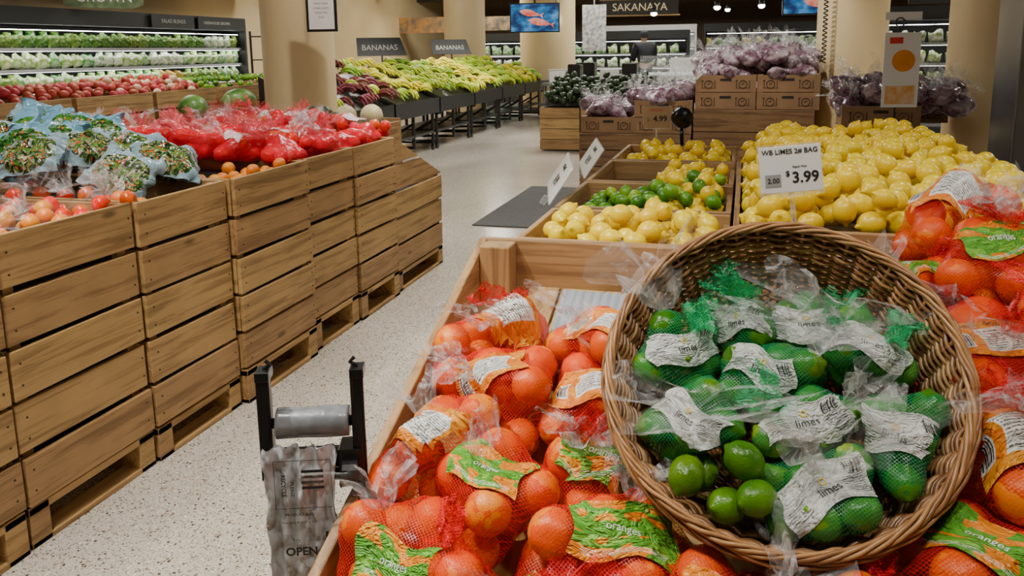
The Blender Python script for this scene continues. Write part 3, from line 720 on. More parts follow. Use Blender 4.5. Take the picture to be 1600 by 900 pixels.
ps=price_sign((-.47,4.56,1.22),(math.radians(-8),0,math.radians(12)),.15,.12,[("LEMONS",.018,REDINK,0,.04,0),("4.99",.045,INK,.02,-.01,.001),("2/",.025,INK,-.045,-.015,0)],"brown framed price card reading four ninety-nine",m=TAN,stand=.08)
q=MB(); q.lathe([(.0005,-.03),(.055,-.03),(.06,-.02),(.06,.02),(.052,.03),(.0005,.03)],28,T=Matrix.Rotation(pi/2,4,'X')); q.tube([(0,0,-.05),(0,0,-.155)],.012,10)
put('dial_scale',q.mesh('dial_scale',BLACKP,True),(-.33,4.58,1.215),(0,0,.5),label="small round black dial on a stalk by the tray",cat='scale')

# ---------------------------------------------------------------- bag dispenser
GPL=mat('grey_plastic_film',(.20,.21,.225),(.13,.135,.145),scale=30,rough=.25,bump=.6,bscale=40)
bd=put('bag_dispenser',None,(-.705,1.16,.966),(0,0,math.radians(20)),label="black bracket holding a roll of grey produce bags",cat='bag dispenser')
for s in (-1,1):
    q=MB(); x=.080*s
    q.prism([(-.014,.095),(.014,.095),(.020,.04),(.018,-.02),(.026,-.07),(.018,-.125),(-.018,-.125),(-.016,.0)],'X',x-.007,x+.007)
    q.box((x-.012,-.018,.083),(x+.012,.018,.100)); q.tube([(x,0,.10),(x-.012*s,0,.108),(x-.004*s,0,.116)],.004,8)
    q.tube([(x-.009,-.012,-.1),(x-.009,-.012,.085)],.0035,8); q.tube([(x+.008,-.012,-.1),(x+.008,-.012,.085)],.003,8)
    put('arm',q.mesh('arm',BLACKP),parent=bd,bev=.002)
q=MB(); q.tube([(-.08,.018,-.10),(.08,.018,-.10)],.011,10); q.box((-.075,.012,-.12),(.075,.03,-.06)); q.box((.042,-.022,-.115),(.082,.03,-.045)); q.tube([(.05,-.03,-.08),(.078,-.03,-.08)],.02,12)
put('crossbar',q.mesh('crossbar',BLACKP),parent=bd,bev=.002)
q=MB(); q.tube([(-.012,.03,-.11),(-.012,.05,-.20),(-.012,.06,-.92)],.012,10); q.lathe([(.0005,0),(.10,0),(.10,.012),(.02,.02),(.012,.05)],24,T=Matrix.Translation((-.012,.06,-.966)))
put('post',q.mesh('post',BLACKP,True),parent=bd)
q=MB(); T=Matrix.Rotation(pi/2,4,'Y')
q.lathe([(.011,-.062),(.0265,-.062),(.027,-.056),(.026,-.02),(.0272,.02),(.0265,.056),(.0262,.062),(.011,.062)],32,T=T); put('roll',q.mesh('roll',GPL,True),parent=bd)
q=MB(); q.tube([(-.072,0,0),(.072,0,0)],.009,12); put('spindle',q.mesh('spindle',BLACKP,True),parent=bd)
GPL2=mat('grey_bag_film',(.52,.53,.55),(.40,.41,.43),scale=10,rough=.34,bump=.6,bscale=24,spec=.4)
q=MB(); nu,nv=30,50
for side in (0,1):
    vs=[]
    for j in range(nv+1):
        t=j/nv
        for i in range(nu+1):
            u=i/nu-.5
            w=.122*(1-.05*math.sin(t*3)+.03*math.sin(t*17)+.02*math.sin(t*31)); x=u*w-.022-.002*t
            y=-.030-.010*math.sin(u*9+t*4)*.5-.010*noise.noise(Vector((u*8,t*9,side)))-.006*math.sin(u*26+t*3)-.007*noise.noise(Vector((u*22,t*25,side)))
            vs.append((x,y-.006*side,-.030-.32*t))
    q.add(vs,[(j*(nu+1)+i,j*(nu+1)+i+1,(j+1)*(nu+1)+i+1,(j+1)*(nu+1)+i) for j in range(nv) for i in range(nu)])
put('hanging_bag',q.mesh('hanging_bag',GPL2,True),parent=bd)
for b,s,x,z,ro,bo in [("OPEN",.021,-.022,-.212,0,.0006),("PRODUCE BAG",.007,-.022,-.142,0,0),("PLEASE",.009,-.032,-.095,pi/2,0),("RECYCLE",.010,-.046,-.088,pi/2,.0002),("THIS BAG IS NOT A TOY",.0055,-.022,-.157,0,0),("TO",.009,-.03,-.192,0,0)]:
    put('lettering',text_mesh(b,s,INK,.0002,bo),(x,-.056,z),(pi/2,ro,0),parent=bd)
q=MB()
for k in range(4): q.box((-.015,-.057,-.060-.010*k),(.022,-.0565,-.065-.010*k),0)
q.box((-.06,-.057,-.042),(.035,-.0565,-.0428)); q.box((-.06,-.057,-.1292),(.035,-.0565,-.130)); q.box((-.0608,-.057,-.130),(-.06,-.0565,-.042)); q.box((.035,-.057,-.13),(.0358,-.0565,-.042))
q.prism([(.020,-.175),(.025,-.175),(.025,-.218),(.029,-.218),(.0225,-.230),(.016,-.218),(.020,-.218)],'Y',-.057,-.0565)
put('printed_mark',q.mesh('printed_mark',INK),parent=bd)['kind']='stuff'

# ---------------------------------------------------------------- left bins contents
def pillow(w,h,d,m,seed=0,crimp=.04,nu=18,nv=18,rag=0):
    q=MB(); uv=[]; vs=[]
    g=seed*3.1
    for side in (1,-1):
        for j in range(nv+1):
            for i in range(nu+1):
                u=i/nu*2-1; v=j/nv*2-1
                t=max(0,(1-u**4))*max(0,(1-min(1,abs(v)/(1-crimp*2))**4))
                nz=noise.noise(Vector((u*2.5+g,v*2.5,side*2)))+.5*noise.noise(Vector((u*6+g,v*6,side*2)))
                y=-side*(d*t**.6*(1+.4*nz)+.001)
                x=u*w/2*(1-.06*t)*(1+.03*math.sin(v*5+g)); z=v*h/2+.02*math.sin(u*3+g)*(v>0)*v
                if v>.7: y+=.05*(v-.7)*math.sin(u*6+g)*2
                if rag:
                    e=max(abs(u),abs(v))**6
                    x+=rag*e*noise.noise(Vector((u*3,v*3,g))); z+=rag*e*noise.noise(Vector((u*3+9,v*3,g))); y+=rag*(.2+e)*noise.noise(Vector((u*3,v*3+7,g)))
                vs.append((x,y,z)); uv.append(((u+1)/2,(v+1)/2))
    n1=(nu+1)*(nv+1)
    fs=[(j*(nu+1)+i,j*(nu+1)+i+1,(j+1)*(nu+1)+i+1,(j+1)*(nu+1)+i) for j in range(nv) for i in range(nu)]
    fs+=[tuple(n1+k for k in f[::-1]) for f in fs]
    q.add(vs,fs); me=q.mesh('pillow_bag',m,True); ul=me.uv_layers.new()
    for l in me.loops: ul.data[l.index].uv=uv[l.vertex_index]
    return me
BB=[pillow(.26,.23,.05,(BLUEBAG if s%2 else BLUEBAG2),s,nu=22,nv=22,rag=.026) for s in range(8)]
k=0
for xi,(x,z,tilt) in enumerate([(-3.5,1.25,-28),(-3.24,1.23,-33),(-2.98,1.21,-38),(-2.72,1.18,-44),(-2.45,1.14,-50)]):
    for yi in range(9):
        y=1.75+yi*.235+(.11 if xi%2 else 0)+R.uniform(-.03,.03)
        if y>3.45-(.10*xi) or (xi==4 and y<2.62) or (xi==3 and y<2.45) or(xi==2 and y<2.2): continue
        rz=math.radians(38+R.uniform(-38,38))
        put('produce_bag',BB[R.randrange(8)],(x+R.uniform(-.04,.04),y,z+R.uniform(-.02,.03)),(math.radians(tilt+R.uniform(-20,18)),R.uniform(-.6,.6),rz),R.uniform(.9,1.1),label="clear and light-blue printed bag of mixed greens",cat='produce bag',group="light-blue printed produce bags"); k+=1
TOM=[lathe_fruit('tomato',ell(.034,.029,14,dim=.004),M_RED2,20,.03,s) for s in range(2)]
PEA=[lathe_fruit('apricot',ell(.032,.031,14,dim=.003),M_PEACH,20,.02,s) for s in range(2)]
tp=drop_pack((-2.75,-2.24),(1.9,2.6),.034,lambda x,y:.985,lambda x,y:1.09,70,seed=41)
for i,c in enumerate(kmeans(tp,8,2)):
    netbag(c,.034,TOM if i%2 else PEA,'tomato' if i%2 else 'apricot',CLEARB,'bag_of_tomatoes',"clear plastic bag of red and orange tomatoes",'bag of tomatoes',"clear bags of tomatoes",seed=200+i,ptuft=.9,tscale=1.3)
fill((-2.42,-2.23),(3.05,3.52),.033,lambda x,y:.985,lambda x,y:1.065,18,PEA,"loose golden apricot along the bin edge","apricot","apricots along the bin edge",42)
rp=drop_pack((-3.55,-2.26),(3.45,4.95),.041,lambda x,y:1.0+.03*math.sin(y*4)+.05*min(1,(-2.2-x)/.6),lambda x,y:(1.11+.12*min(1,(-2.2-x)/.5)+.025*math.sin(x*9)*math.sin(y*9)) if (x<-2.46 or y>3.56) else 0,350,seed=43)
TB=[lathe_fruit('tomato',ell(.040,.036,14,dim=.004),(M_RED,M_RED2)[s%2],18,.03,s) for s in range(2)]
for i,c in enumerate(kmeans(rp,26,9)):
    netbag(c,.041,TB,'tomato',NETBRIGHT if i%5 else CLEARB,'bag_of_tomatoes',"bright red net bag of tomatoes with a pale card",'bag of tomatoes',"bright red net bags",LB_PK if i%3==0 else None,lw=.15,lh=.1,seed=300+i,tscale=1.5,ntop=PTUFT,ptuft=.4,pn=.8,cling=.25)
q=MB(); q.box((-3.6,3.5,.965),(-2.3,4.97,1.0)); put('riser',q.mesh('riser',DARK),label="dark riser under the netted bags",cat='riser')
WM=lathe_fruit('watermelon',ell(.10,.13,18),M_WMEL,28,.03); DM=lathe_fruit('melon',ell(.065,.075,16),M_AVO,24,.03); CM=lathe_fruit('melon',ell(.068,.07,16),M_CANT,24,.02)
for p in [(-3.6,4.65,1.24),(-3.55,5.10,1.26)]: put('watermelon',WM,p,(pi/2,0,R.uniform(0,3)),label="whole green watermelon behind the netted bags",cat='watermelon',group="watermelons")
for p in [(-3.12,5.08,1.14),(-2.96,5.15,1.16),(-3.0,5.34,1.14),(-2.78,5.1,1.12)]: put('melon',DM,p,rrot(),1.1,label="dark green melon in the end box",cat='melon',group="dark melons")
for p in [(-2.62,5.36,1.15),(-2.84,5.38,1.14)]: put('melon',CM,p,rrot(),1.2,label="pale round melon in the end box",cat='melon',group="pale melons")
PT=[lathe_fruit('potato',ell(.04,.05,12),M_POT,14,.08,s) for s in range(2)]; ON=[lathe_fruit('onion',ell(.042,.04,12,tip=.006),M_ONION,14,.03)]
for j,(ya,yb,ms,lb,ct) in enumerate([(5.0,7.3,PT,"red potato heaped in a bin","potato"),(7.3,8.6,ON+PT,"pale onion heaped in a bin","onion"),(8.6,11.8,[LIME[2],LIME[0]],"green vegetable heaped in a bin","green pepper")]):
    for p in drop_pack((-7.3,-6.5),(ya,yb),.045,lambda x,y:1.12+.12*min(1,(-6.45-x)/.3),lambda x,y:1.22+.12*min(1,(-6.45-x)/.3),95,tries=10,seed=50+j):
        put(ct.replace(' ','_'),R.choice(ms),p,rrot(),1.15 if j<2 else 1.6,label=lb,cat=ct,group=ct+" heap")

# ---------------------------------------------------------------- bananas
BSTEM=mat('banana_stem',(.12,.10,.03),rough=.7)
def bunch(m,seed):
    q=MB()
    for k in range(6):
        row=k%2; a=(k//2-1)*.34+(row-.5)*.15; pts=[];rs=[]
        for i in range(9):
            t=i/8; x=.19*t; z=.055*math.sin(t*pi*.9)+row*.03-.02*t
            pts.append((x*math.cos(a),x*math.sin(a)+ (k//2-1)*.01,z)); rs.append([.006,.007,.013,.0175,.019,.0185,.016,.010,.004][i])
        q.tube(pts,rs,7,m=0)
    q.tube([(-.03,0,.0),(.012,0,.012)],[.012,.016],8,m=1)
    return q.mesh('banana_bunch',[m,BSTEM],True)
BG=[bunch(M_BANG,s) for s in range(2)]; BY=[bunch(M_BANY,s) for s in range(2)]; BRD=[bunch(M_BANR,s) for s in range(2)]
for i in range(6):
    ya=8.9+i*1.8; yb=ya+1.74
    root=put('banana_rack',None,(-5.4,(ya+yb)/2,0),label="black sloping wheeled rack stacked with bananas",cat='display rack',group="black banana racks")
    oy=(ya+yb)/2; PP=[(.55,.58),(.55,.86),(-.5,1.33),(-.5,.75)]
    for a in (ya-oy,yb-oy-.03): q=MB(); q.prism(PP,'Y',a,a+.03); put('side_panel',q.mesh('side_panel',BLACK),parent=root)
    q=MB(); q.prism([(.55,.78),(.55,.81),(-.5,1.28),(-.5,1.25)],'Y',ya-oy+.03,yb-oy-.03); q.box((.53,ya-oy,.62),(.56,yb-oy,.86)); put('deck',q.mesh('deck',BLACK),parent=root)
    q=MB()
    for yy in (ya-oy+.06,0,yb-oy-.06):
        q.tube([(.45,yy,.72),(.45,yy,.1)],.028,8); q.tube([(-.45,yy,1.2),(-.45,yy,.1)],.028,8); q.tube([(.45,yy,.12),(-.45,yy,.12)],.022,8); q.tube([(.45,yy,.5),(-.2,yy,.12)],.02,8)
    q.tube([(.45,ya-oy+.06,.3),(.45,yb-oy-.06,.3)],.022,8); q.box((-.4,ya-oy+.06,.28),(.47,yb-oy-.06,.32))
    put('frame',q.mesh('frame',BLACK),parent=root)
    for yy in (ya-oy+.06,yb-oy-.06):
        for xx in (.45,-.45):
            q=MB(); q.lathe([(.001,-.02),(.05,-.02),(.05,.02),(.001,.02)],16,T=Matrix.Rotation(pi/2,4,'Y')); put('caster',q.mesh('caster',BLACKP),(xx,yy,.05),parent=root)
for a in range(39):
    for b in range(6):
        y=9.0+a*.268+R.uniform(-.05,.05); t=b/5; x=-4.98-t*.85; z=.96+t*.40+R.uniform(0,.05)
        if y>18 and b>3: continue
        if R.random()<.07: continue
        if y<10.9: ms=BRD; lb="bunch of dark red bananas on the rack"
        elif (y//1.1)%3==1: ms=BY; lb="bunch of yellow bananas on the rack"
        else: ms=BG; lb="bunch of green-yellow bananas on the rack"
        if y<10.9 and R.random()<.25: ms=BG
        put('banana_bunch',R.choice(ms),(x,y,z),(R.uniform(-.4,.4),R.uniform(-.2,.6),R.uniform(-.9,.9)),R.uniform(1.1,1.35),label=lb,cat='bananas',group="banana bunches")
for (xx,yy) in ((-5.78,12.3),(-5.78,15.6)):
    s=put('banana_sign',None,(xx,yy,1.68),(math.radians(-14),0,math.radians(34)),label="black board sign reading bananas in white capitals",cat='sign',group="banana signs")
    q=MB(); q.prism([(-.40,-.13),(.42,-.13),(.32,.17),(-.40,.17)],'Y',-.012,.012); put('board',q.mesh('board',SIGNBLK),parent=s); put('lettering',text_mesh("BANANAS",.13,WHINK2),(-.03,-.016,-.0),(pi/2,0,0),parent=s)
    q=MB(); q.tube([(0,.01,-.1),(0,.01,-.40)],.015,8); put('post',q.mesh('post',BLACK),parent=s)

# ---------------------------------------------------------------- middle displays behind the lemons
def base_bin(x0,x1,ya,yb,zt,label,m=WOODX,rows=5):
    root=put('display_bin',None,(0,0,0),label=label,cat='wooden bin',group="wooden display bins")
    h=(zt-.02)/rows
    for yy in (ya,yb-.02):
        q=MB()
        for i in range(rows): z=.02+i*h; q.box((x0,yy,z+.004),(x1,yy+.02,z+h-.004))
        put('slatted_face',q.mesh('slatted_face',m),parent=root,bev=.003)
    for xx in (x0,x1-.02):
        q=MB()
        for i in range(rows): z=.02+i*h; q.box((xx,ya+.02,z+.004),(xx+.02,yb-.02,z+h-.004))
        put('slatted_side',q.mesh('slatted_side',WOODY),parent=root,bev=.003)
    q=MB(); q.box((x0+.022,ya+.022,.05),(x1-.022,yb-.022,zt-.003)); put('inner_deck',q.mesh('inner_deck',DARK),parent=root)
    return root
base_bin(-1.5,-.46,7.5,8.5,.82,"dark slatted wooden bin under cartons",WDARK); base_bin(-.44,.60,7.5,8.5,1.05,"dark slatted wooden bin under stacked cartons",WDARK); base_bin(.67,1.45,6.3,7.0,.86,"dark slatted wooden bin under cartons",WDARK)
def carton(w=.53,h=.15,d=.38):
    q=MB(); t=.006; q.box((-w/2,-d/2,0),(w/2,d/2,t)); q.box((-w/2,-d/2,t),(w/2,-d/2+t,h)); q.box((-w/2,d/2-t,t),(w/2,d/2,h)); q.box((-w/2,-d/2+t,t),(-w/2+t,d/2-t,h)); q.box((w/2-t,-d/2+t,t),(w/2,d/2-t,h))
    for s in(-1,1): q.box((s*w/2-(.05 if s>0 else 0),-d/2,h),(s*w/2+(0 if s>0 else .05),d/2,h+.004))
    body=q.mesh('body',KRAFT)
    q=MB(); q.prism([(-.05,h*.80),(.05,h*.80),(.05,h*.64),(-.05,h*.64)],'Y',-d/2-.001,-d/2+.001); hole=q.mesh('handle_hole',DARK)
    q=MB(); Y=-d/2-.001; cz=h*.45
    q.tube([(.035*math.cos(a*pi/8),Y,cz+.035*math.sin(a*pi/8)) for a in range(16)],.004,5,closed=True)
    q.tube([(-.055,Y,cz-.03),(-.055,Y,cz+.035)],.004,5); q.tube([(.055,Y,cz-.03),(.055,Y,cz+.035)],.004,5)
    q.tube([(-.066,Y,cz+.035),(-.044,Y,cz+.035)],.004,5); q.tube([(-.012,Y,cz),(.012,Y,cz+.012)],.004,5)
    q.box((-.066,Y-.001,cz-.034),(.066,Y,cz-.031))
    return body,hole,q.mesh('printed_emblem',KRAFTINK)
cb=carton(); croot=None
cpos=[(-.165,7.72,1.05),(.375,7.72,1.05),(-.165,7.72,1.206),(.375,7.72,1.206),(-1.23,7.72,.82),(-.72,7.72,.82),(-.72,7.72,.976),(.96,6.52,.86),(1.22,6.9,1.016),(.96,6.52,1.016),(-1.23,8.15,.82),(-.165,8.2,1.05),(.375,8.2,1.05)]
for i,p in enumerate(cpos):
    if croot is None:
        croot=put('carton',None,p,label="brown kraft cardboard produce carton with printed emblem",cat='cardboard box',group="kraft produce cartons")
        ck=[put('body',cb[0],parent=croot),put('handle_hole',cb[1],parent=croot),put('printed_emblem',cb[2],(-.15,0,0),parent=croot),put('printed_emblem',cb[2],(.15,0,0),parent=croot)]
    else: instance(croot,ck,p,(0,0,R.uniform(-.02,.02)))
def lumpbag(seed):
    bm=bmesh.new(); bmesh.ops.create_icosphere(bm,subdivisions=5,radius=1)
    for v in bm.verts:
        n=noise.noise(v.co*1.4+Vector((seed*7,0,0)))*.22
        dd=noise.voronoi(v.co*3.8+Vector((seed*3,0,0)))[0][0]
        v.co=Vector((v.co.x*.14,v.co.y*.11,v.co.z*.08))*(1+n+.14*(max(0,.25-dd*dd)))
    me=bpy.data.meshes.new('purple_bag'); bm.to_mesh(me); bm.free(); me.polygons.foreach_set('use_smooth',[True]*len(me.polygons)); return me
def purplemat():
    m,nt,bs=newmat('purple_grapes_in_film'); L=nt.links.new; tc=nn(nt,'ShaderNodeTexCoord')
    vo=nn(nt,'ShaderNodeTexVoronoi'); vo.inputs['Scale'].default_value=44; L(tc.outputs['Object'],vo.inputs['Vector'])
    c=ramp(nt,vo.outputs['Distance'],[(.1,(.26,.09,.15)),(.6,(.06,.022,.045))])
    no=nn(nt,'ShaderNodeTexNoise'); no.inputs['Scale'].default_value=12; no.inputs['Detail'].default_value=3; no.inputs['Distortion'].default_value=.6; L(tc.outputs['Object'],no.inputs['Vector'])
    f=ramp(nt,no.outputs[0],[(.42,(.06,.06,.06)),(.70,(.6,.6,.6))]); c=mixc(nt,f,c,(.58,.50,.54)); L(c,bs.inputs['Base Color']); bs.inputs['Roughness'].default_value=.12  # pale noise patches paint the film's white highlights into the colour
    b=nn(nt,'ShaderNodeBump'); b.inputs['Strength'].default_value=.4; b.inputs['Distance'].default_value=.006; L(no.outputs[0],b.inputs['Height']); L(b.outputs[0],bs.inputs['Normal']); return m
PM=purplemat(); LBG=[lumpbag(s) for s in range(4)]
for me in LBG: me.materials.append(PM)
def purple(xr,yr,fl,tp,n,seed):
    for i,p in enumerate(drop_pack(xr,yr,.070,fl,tp,n,seed=seed)):
        o=put('produce_bag',R.choice(LBG),p,(R.uniform(-.5,.5),R.uniform(-.5,.5),R.uniform(0,6)),R.uniform(.85,1.05),label="clear bag of purple grapes heaped on cartons",cat='produce bag',group="clear bags of purple grapes")
        if i%4: put('plastic_top',R.choice(TUFTS),(R.uniform(-.05,.05),0,.04),(R.uniform(-.9,.9),R.uniform(-.9,.9),0),1.9,parent=o)
purple((-.38,.58),(7.6,8.3),lambda x,y:1.30,lambda x,y:1.43+.11*math.sin((x+.5)*2.4)+.1*(y-7.6),56,61)
purple((-1.45,-.5),(7.6,8.3),lambda x,y:.93 if x<-1 else 1.08,lambda x,y:1.08 if x<-1 else 1.22,40,62)
purple((.74,1.5),(6.4,6.95),lambda x,y:1.10,lambda x,y:1.34,30,63)
base_bin(-3.15,-2.5,12.5,13.3,.70,"pale slatted wooden crate stack on the floor",rows=4); rb=base_bin(-2.48,-.9,12.5,13.3,.72,"slatted wooden bin heaped with avocados",rows=4)
q=MB(); q.prism([(12.53,.721),(13.27,.721),(13.27,.70+.32)],'X',-3.1,-1.0); put('riser',q.mesh('riser',DARK),label="dark sloping riser under the avocados",cat='riser')
AV=[lathe_fruit('avocado',ell(.04,.055,12),M_AVO,14,.03)]
for p in drop_pack((-3.05,-1.1),(12.58,13.22),.055,lambda x,y:.71+.42*(y-12.53),lambda x,y:.90+.42*(y-12.5),190,tries=10,seed=71):
    put('avocado',AV[0],p,rrot(),1.25,label="dark green avocado heaped in a bin",cat='avocado',group="avocado heap")
q=MB(); q.box((-2.4,6.9,.0),(-1.0,9.1,.012)); put('floor_mat',q.mesh('floor_mat',mat('grey_mat',(.08,.08,.08),(.06,.06,.06),scale=40,rough=.9,bump=.5)),label="flat dark grey mat on the aisle floor",cat='floor mat',bev=.004)

# ---------------------------------------------------------------- chilled cabinets
TUBE=mat('cool_white_tube',(1,.98,.92),(1,.98,.92),rough=.5,emit=18)
SHEDGE=mat('white_shelf_edge',(.4,.42,.42),rough=.4)
def cabinet(loc,rotz,length,height,shelves,label,packs,grp,depth=.7,step=.16,z0=.35,psc=1.0,dens=1.0,back=SIGNBLK):
    root=put('chilled_cabinet',None,loc,(0,0,rotz),label=label,cat='refrigerated cabinet')
    q=MB(); q.box((0,depth-.05,0),(length,depth,height)); q.box((0,0,0),(length,depth-.05,z0-.05)); q.box((0,0,height-.22),(length,depth-.05,height)); q.box((0,0,z0-.05),(.05,depth-.05,height-.22)); q.box((length-.05,0,z0-.05),(length,depth-.05,height-.22))
    put('cabinet_body',q.mesh('cabinet_body',back),parent=root)
    sh=(height-.25-z0)/shelves
    for k in range(shelves):
        q=MB(); q.box((.05,.10,z0+k*sh-.02),(length-.05,depth-.06,z0+k*sh)); q.box((.05,.09,z0+k*sh-.04),(length-.05,.10,z0+k*sh+.005)); put('shelf',q.mesh('shelf',SHEDGE),parent=root)
        q=MB(); q.box((.1,.11,z0+(k+1)*sh-.042),(length-.1,.125,z0+(k+1)*sh-.034)); put('light_strip',q.mesh('light_strip',TUBE),parent=root)
    Mx=Matrix.Translation(loc)@Matrix.Rotation(rotz,4,'Z')
    for k in range(shelves):
        x=.15; ms=packs[k%len(packs)]; run=R.choice(ms); left=R.randint(2,5)
        while x<length-.12:
            left-=1
            if left<=0: run=R.choice(ms); left=R.randint(2,5)
            if R.random()<dens:
                p=Mx@Vector((x,.19,z0+k*sh+.067*psc)); bulk('salad_pack',run,p,Euler((0,R.uniform(-.2,.2),rotz+R.uniform(-.4,.4))),psc*R.uniform(.85,1.05),"printed salad pack on a lit shelf",'food pack',grp)
            x+=step
    return root
P1=[pillow(.15,.13,.05,LETTUCE,s,nu=8,nv=8) for s in range(2)]; P2=[pillow(.15,.13,.05,LETTUCE2,s,nu=8,nv=8) for s in range(2)]; P3=[pillow(.15,.13,.05,LETTUCE3,s,nu=8,nv=8) for s in range(2)]; P4=[pillow(.15,.13,.05,LETTUCE4,5,nu=8,nv=8)]
cabinet((-8.8,6.4,0),pi/2,6.6,2.25,6,"long open black chilled cabinet full of bagged salads",[P3+P4,P1+P3,P2+P3,P1+P3+P4,P2+P1,P2+P3],"salad packs on lit shelves",psc=1.5,step=.19)
for t,y,s in [("SALAD BLENDS",11.0,.11),("GREENHOUSE GROWN",12.1,.09)]:
    hs=put('header_sign',None,(-8.77,y,2.14),(0,0,pi/2),label="black header strip with white lettering",cat='sign',group="cabinet header signs")
    q=MB(); q.box((-.5,-.02,-.10),(.5,0,.10)); put('board',q.mesh('board',SIGNBLK),parent=hs); put('lettering',text_mesh(t,s*.75,WHINK2),(0,-.022,0),(pi/2,0,0),parent=hs)
hs=put('hanging_sign',None,(-8.5,9.3,2.43),(0,0,math.radians(50)),label="green leafy hanging sign with white lettering grown",cat='sign')
q=MB(); q.prism([(-.5,-.12),(-.35,-.17),(.35,-.17),(.5,-.12),(.5,.2),(-.5,.2)],'Y',-.02,0); put('board',q.mesh('board',mat('leafy_print',(.03,.07,.02),(.10,.13,.05),scale=10,rough=.6)),parent=hs); put('lettering',text_mesh("GROWN",.18,WHINK2),(0,-.024,-.03),(pi/2,0,0),parent=hs)
q=MB()
for yy in (-.3,.3):
    for xx in (0,.45): q.tube([(xx,yy,0),(xx,yy,2.0)],.02,8)
for z in (.3,.7,1.1,1.5,1.9): q.box((-.01,-.3,z),(.46,.3,z+.02))
put('wire_rack',q.mesh('wire_rack',BLACK),(-8.25,12.6,0),label="black open shelving rack beside the cabinets",cat='shelving rack')
cabinet((-8.5,22.5,0),0,7.0,2.1,4,"distant open chilled cabinet with packaged food",[P2+P4,P1],"far packs on shelves",psc=1.9,step=.34)
cabinet((-1.2,24.5,0),0,6.5,2.3,4,"distant lit chilled cabinet behind the fish counter",[P2,P3+P4],"far packs on shelves",psc=1.9,step=.36)
cabinet((2.0,14.0,0),0,3.0,2.2,5,"chilled cabinet beyond the columns",[P1,P2,P3],"packs beyond the columns",psc=1.4,step=.24)
cabinet((-4.8,24.5,0),0,3.4,2.3,4,"distant white chilled cabinet beside the counter",[P2,P1],"far packs on shelves",psc=1.9,step=.36,back=WHITEP)
flush('salad_pack','salad_packs',"rows of packaged food on distant lit shelves",'food packs')

# ---------------------------------------------------------------- fish counter etc
WPAN=mat('white_panel',(.68,.68,.66),rough=.35)
fc=put('fish_counter',None,(-1.0,19.6,0),label="long white and steel fish counter with glass front",cat='counter')
q=MB(); q.box((-1.4,-.4,0),(2.4,.4,.95)); put('counter_body',q.mesh('counter_body',WPAN),parent=fc,bev=.01)
q=MB(); q.box((-1.45,-.45,.95),(2.45,.45,1.0)); q.box((-.7,-.2,1.0),(2.4,.4,1.38)); put('counter_top',q.mesh('counter_top',WPAN),parent=fc,bev=.01)
q=MB(); q.prism([(-.42,1.0),(-.40,1.0),(-.2,1.44),(-.22,1.44)],'X',-1.4,2.4); put('glass_front',q.mesh('glass_front',CLEAR),parent=fc)
q=MB(); q.box((-1.3,-.38,1.0),(2.3,-.21,1.05)); put('ice_bed',q.mesh('ice_bed',mat('glowing_ice',(.8,.85,.88),(.6,.66,.7),scale=40,rough=.2,emit=.3)),parent=fc)  # ice is given a faint glow of its own, though it is no lamp
for (x,y,w) in ((-4.0,19.0,1.5),(-2.75,18.2,1.1),(-3.75,17.2,.9)):
    t=put('steel_table',None,(x,y,0),label="stainless steel serving table stacked with trays",cat='table',group="steel serving tables")
    q=MB(); q.box((-w/2,-.35,.85),(w/2,.35,.9)); put('table_top',q.mesh('table_top',STEEL),parent=t)
    q=MB(); q.box((-w/2,-.3,.3),(w/2,.3,.33)); put('lower_shelf',q.mesh('lower_shelf',STEEL),parent=t)
    for sx in (-1,1):
        for sy in (-.3,.3): q=MB(); q.tube([(sx*(w/2-.05),sy,0),(sx*(w/2-.05),sy,.85)],.02,8); put('leg',q.mesh('leg',STEEL),parent=t)
    q=MB(); q.box((x-w*.35,y-.2,.901),(x+w*.05,y+.2,1.15)); put('tub',q.mesh('tub',WPAN),label="white plastic tub on the steel table",cat='tub',bev=.02)
    q=MB(); q.box((x+w*.1,y-.2,.901),(x+w*.4,y+.2,1.3)); put('warming_oven',q.mesh('warming_oven',BLACKP),label="black boxy warming oven on the steel table",cat='oven',bev=.02)
q=MB(); q.box((-4.0,20.2,0),(2,22,.2)); put('floor_platform',q.mesh('floor_platform',DARK),label="low dark raised floor behind the counter",cat='platform')
sg=put('shop_sign',None,(-2.45,19.5,2.57),(0,0,math.radians(10)),label="dark wooden hanging sign with pale capitals",cat='sign')
q=MB(); q.box((-.9,-.04,-.17),(.9,.04,.17)); put('board',q.mesh('board',mat('dark_sign_board',(.035,.03,.025),rough=.6)),parent=sg,bev=.01)
for a,b in ((-.20,-.17),(.17,.20)): q=MB(); q.box((-.94,-.05,a),(.94,.05,b)); put('frame_bar',q.mesh('frame_bar',WOODX),parent=sg)
put('lettering',text_mesh("SAKANAYA",.25,GOLD),(0,-.045,-.0),(pi/2,0,0),parent=sg)
for sx in (-.7,.7): q=MB(); q.tube([(sx,0,.2),(sx,0,1.33)],.01,6); put('hanger',q.mesh('hanger',BLACK),parent=sg)
def screenmat():
    m,nt,bs=newmat('screen_picture'); L=nt.links.new; tc=nn(nt,'ShaderNodeTexCoord'); mp=nn(nt,'ShaderNodeMapping'); L(tc.outputs['Object'],mp.inputs[0]); mp.inputs['Scale'].default_value=(3,1,5)
    no=nn(nt,'ShaderNodeTexNoise'); no.inputs['Scale'].default_value=1.5; L(mp.outputs[0],no.inputs['Vector'])
    c=ramp(nt,no.outputs[0],[(.4,(.005,.02,.08)),(.55,(.01,.10,.25)),(.7,(.08,.2,.4))]); L(c,bs.inputs['Base Color']); L(c,bs.inputs['Emission Color']); bs.inputs['Emission Strength'].default_value=1.2; return m
SCR=screenmat(); FISHM=mat('red_fish_picture',(.65,.06,.04),(.75,.35,.28),scale=9,rough=.5,emit=.8)
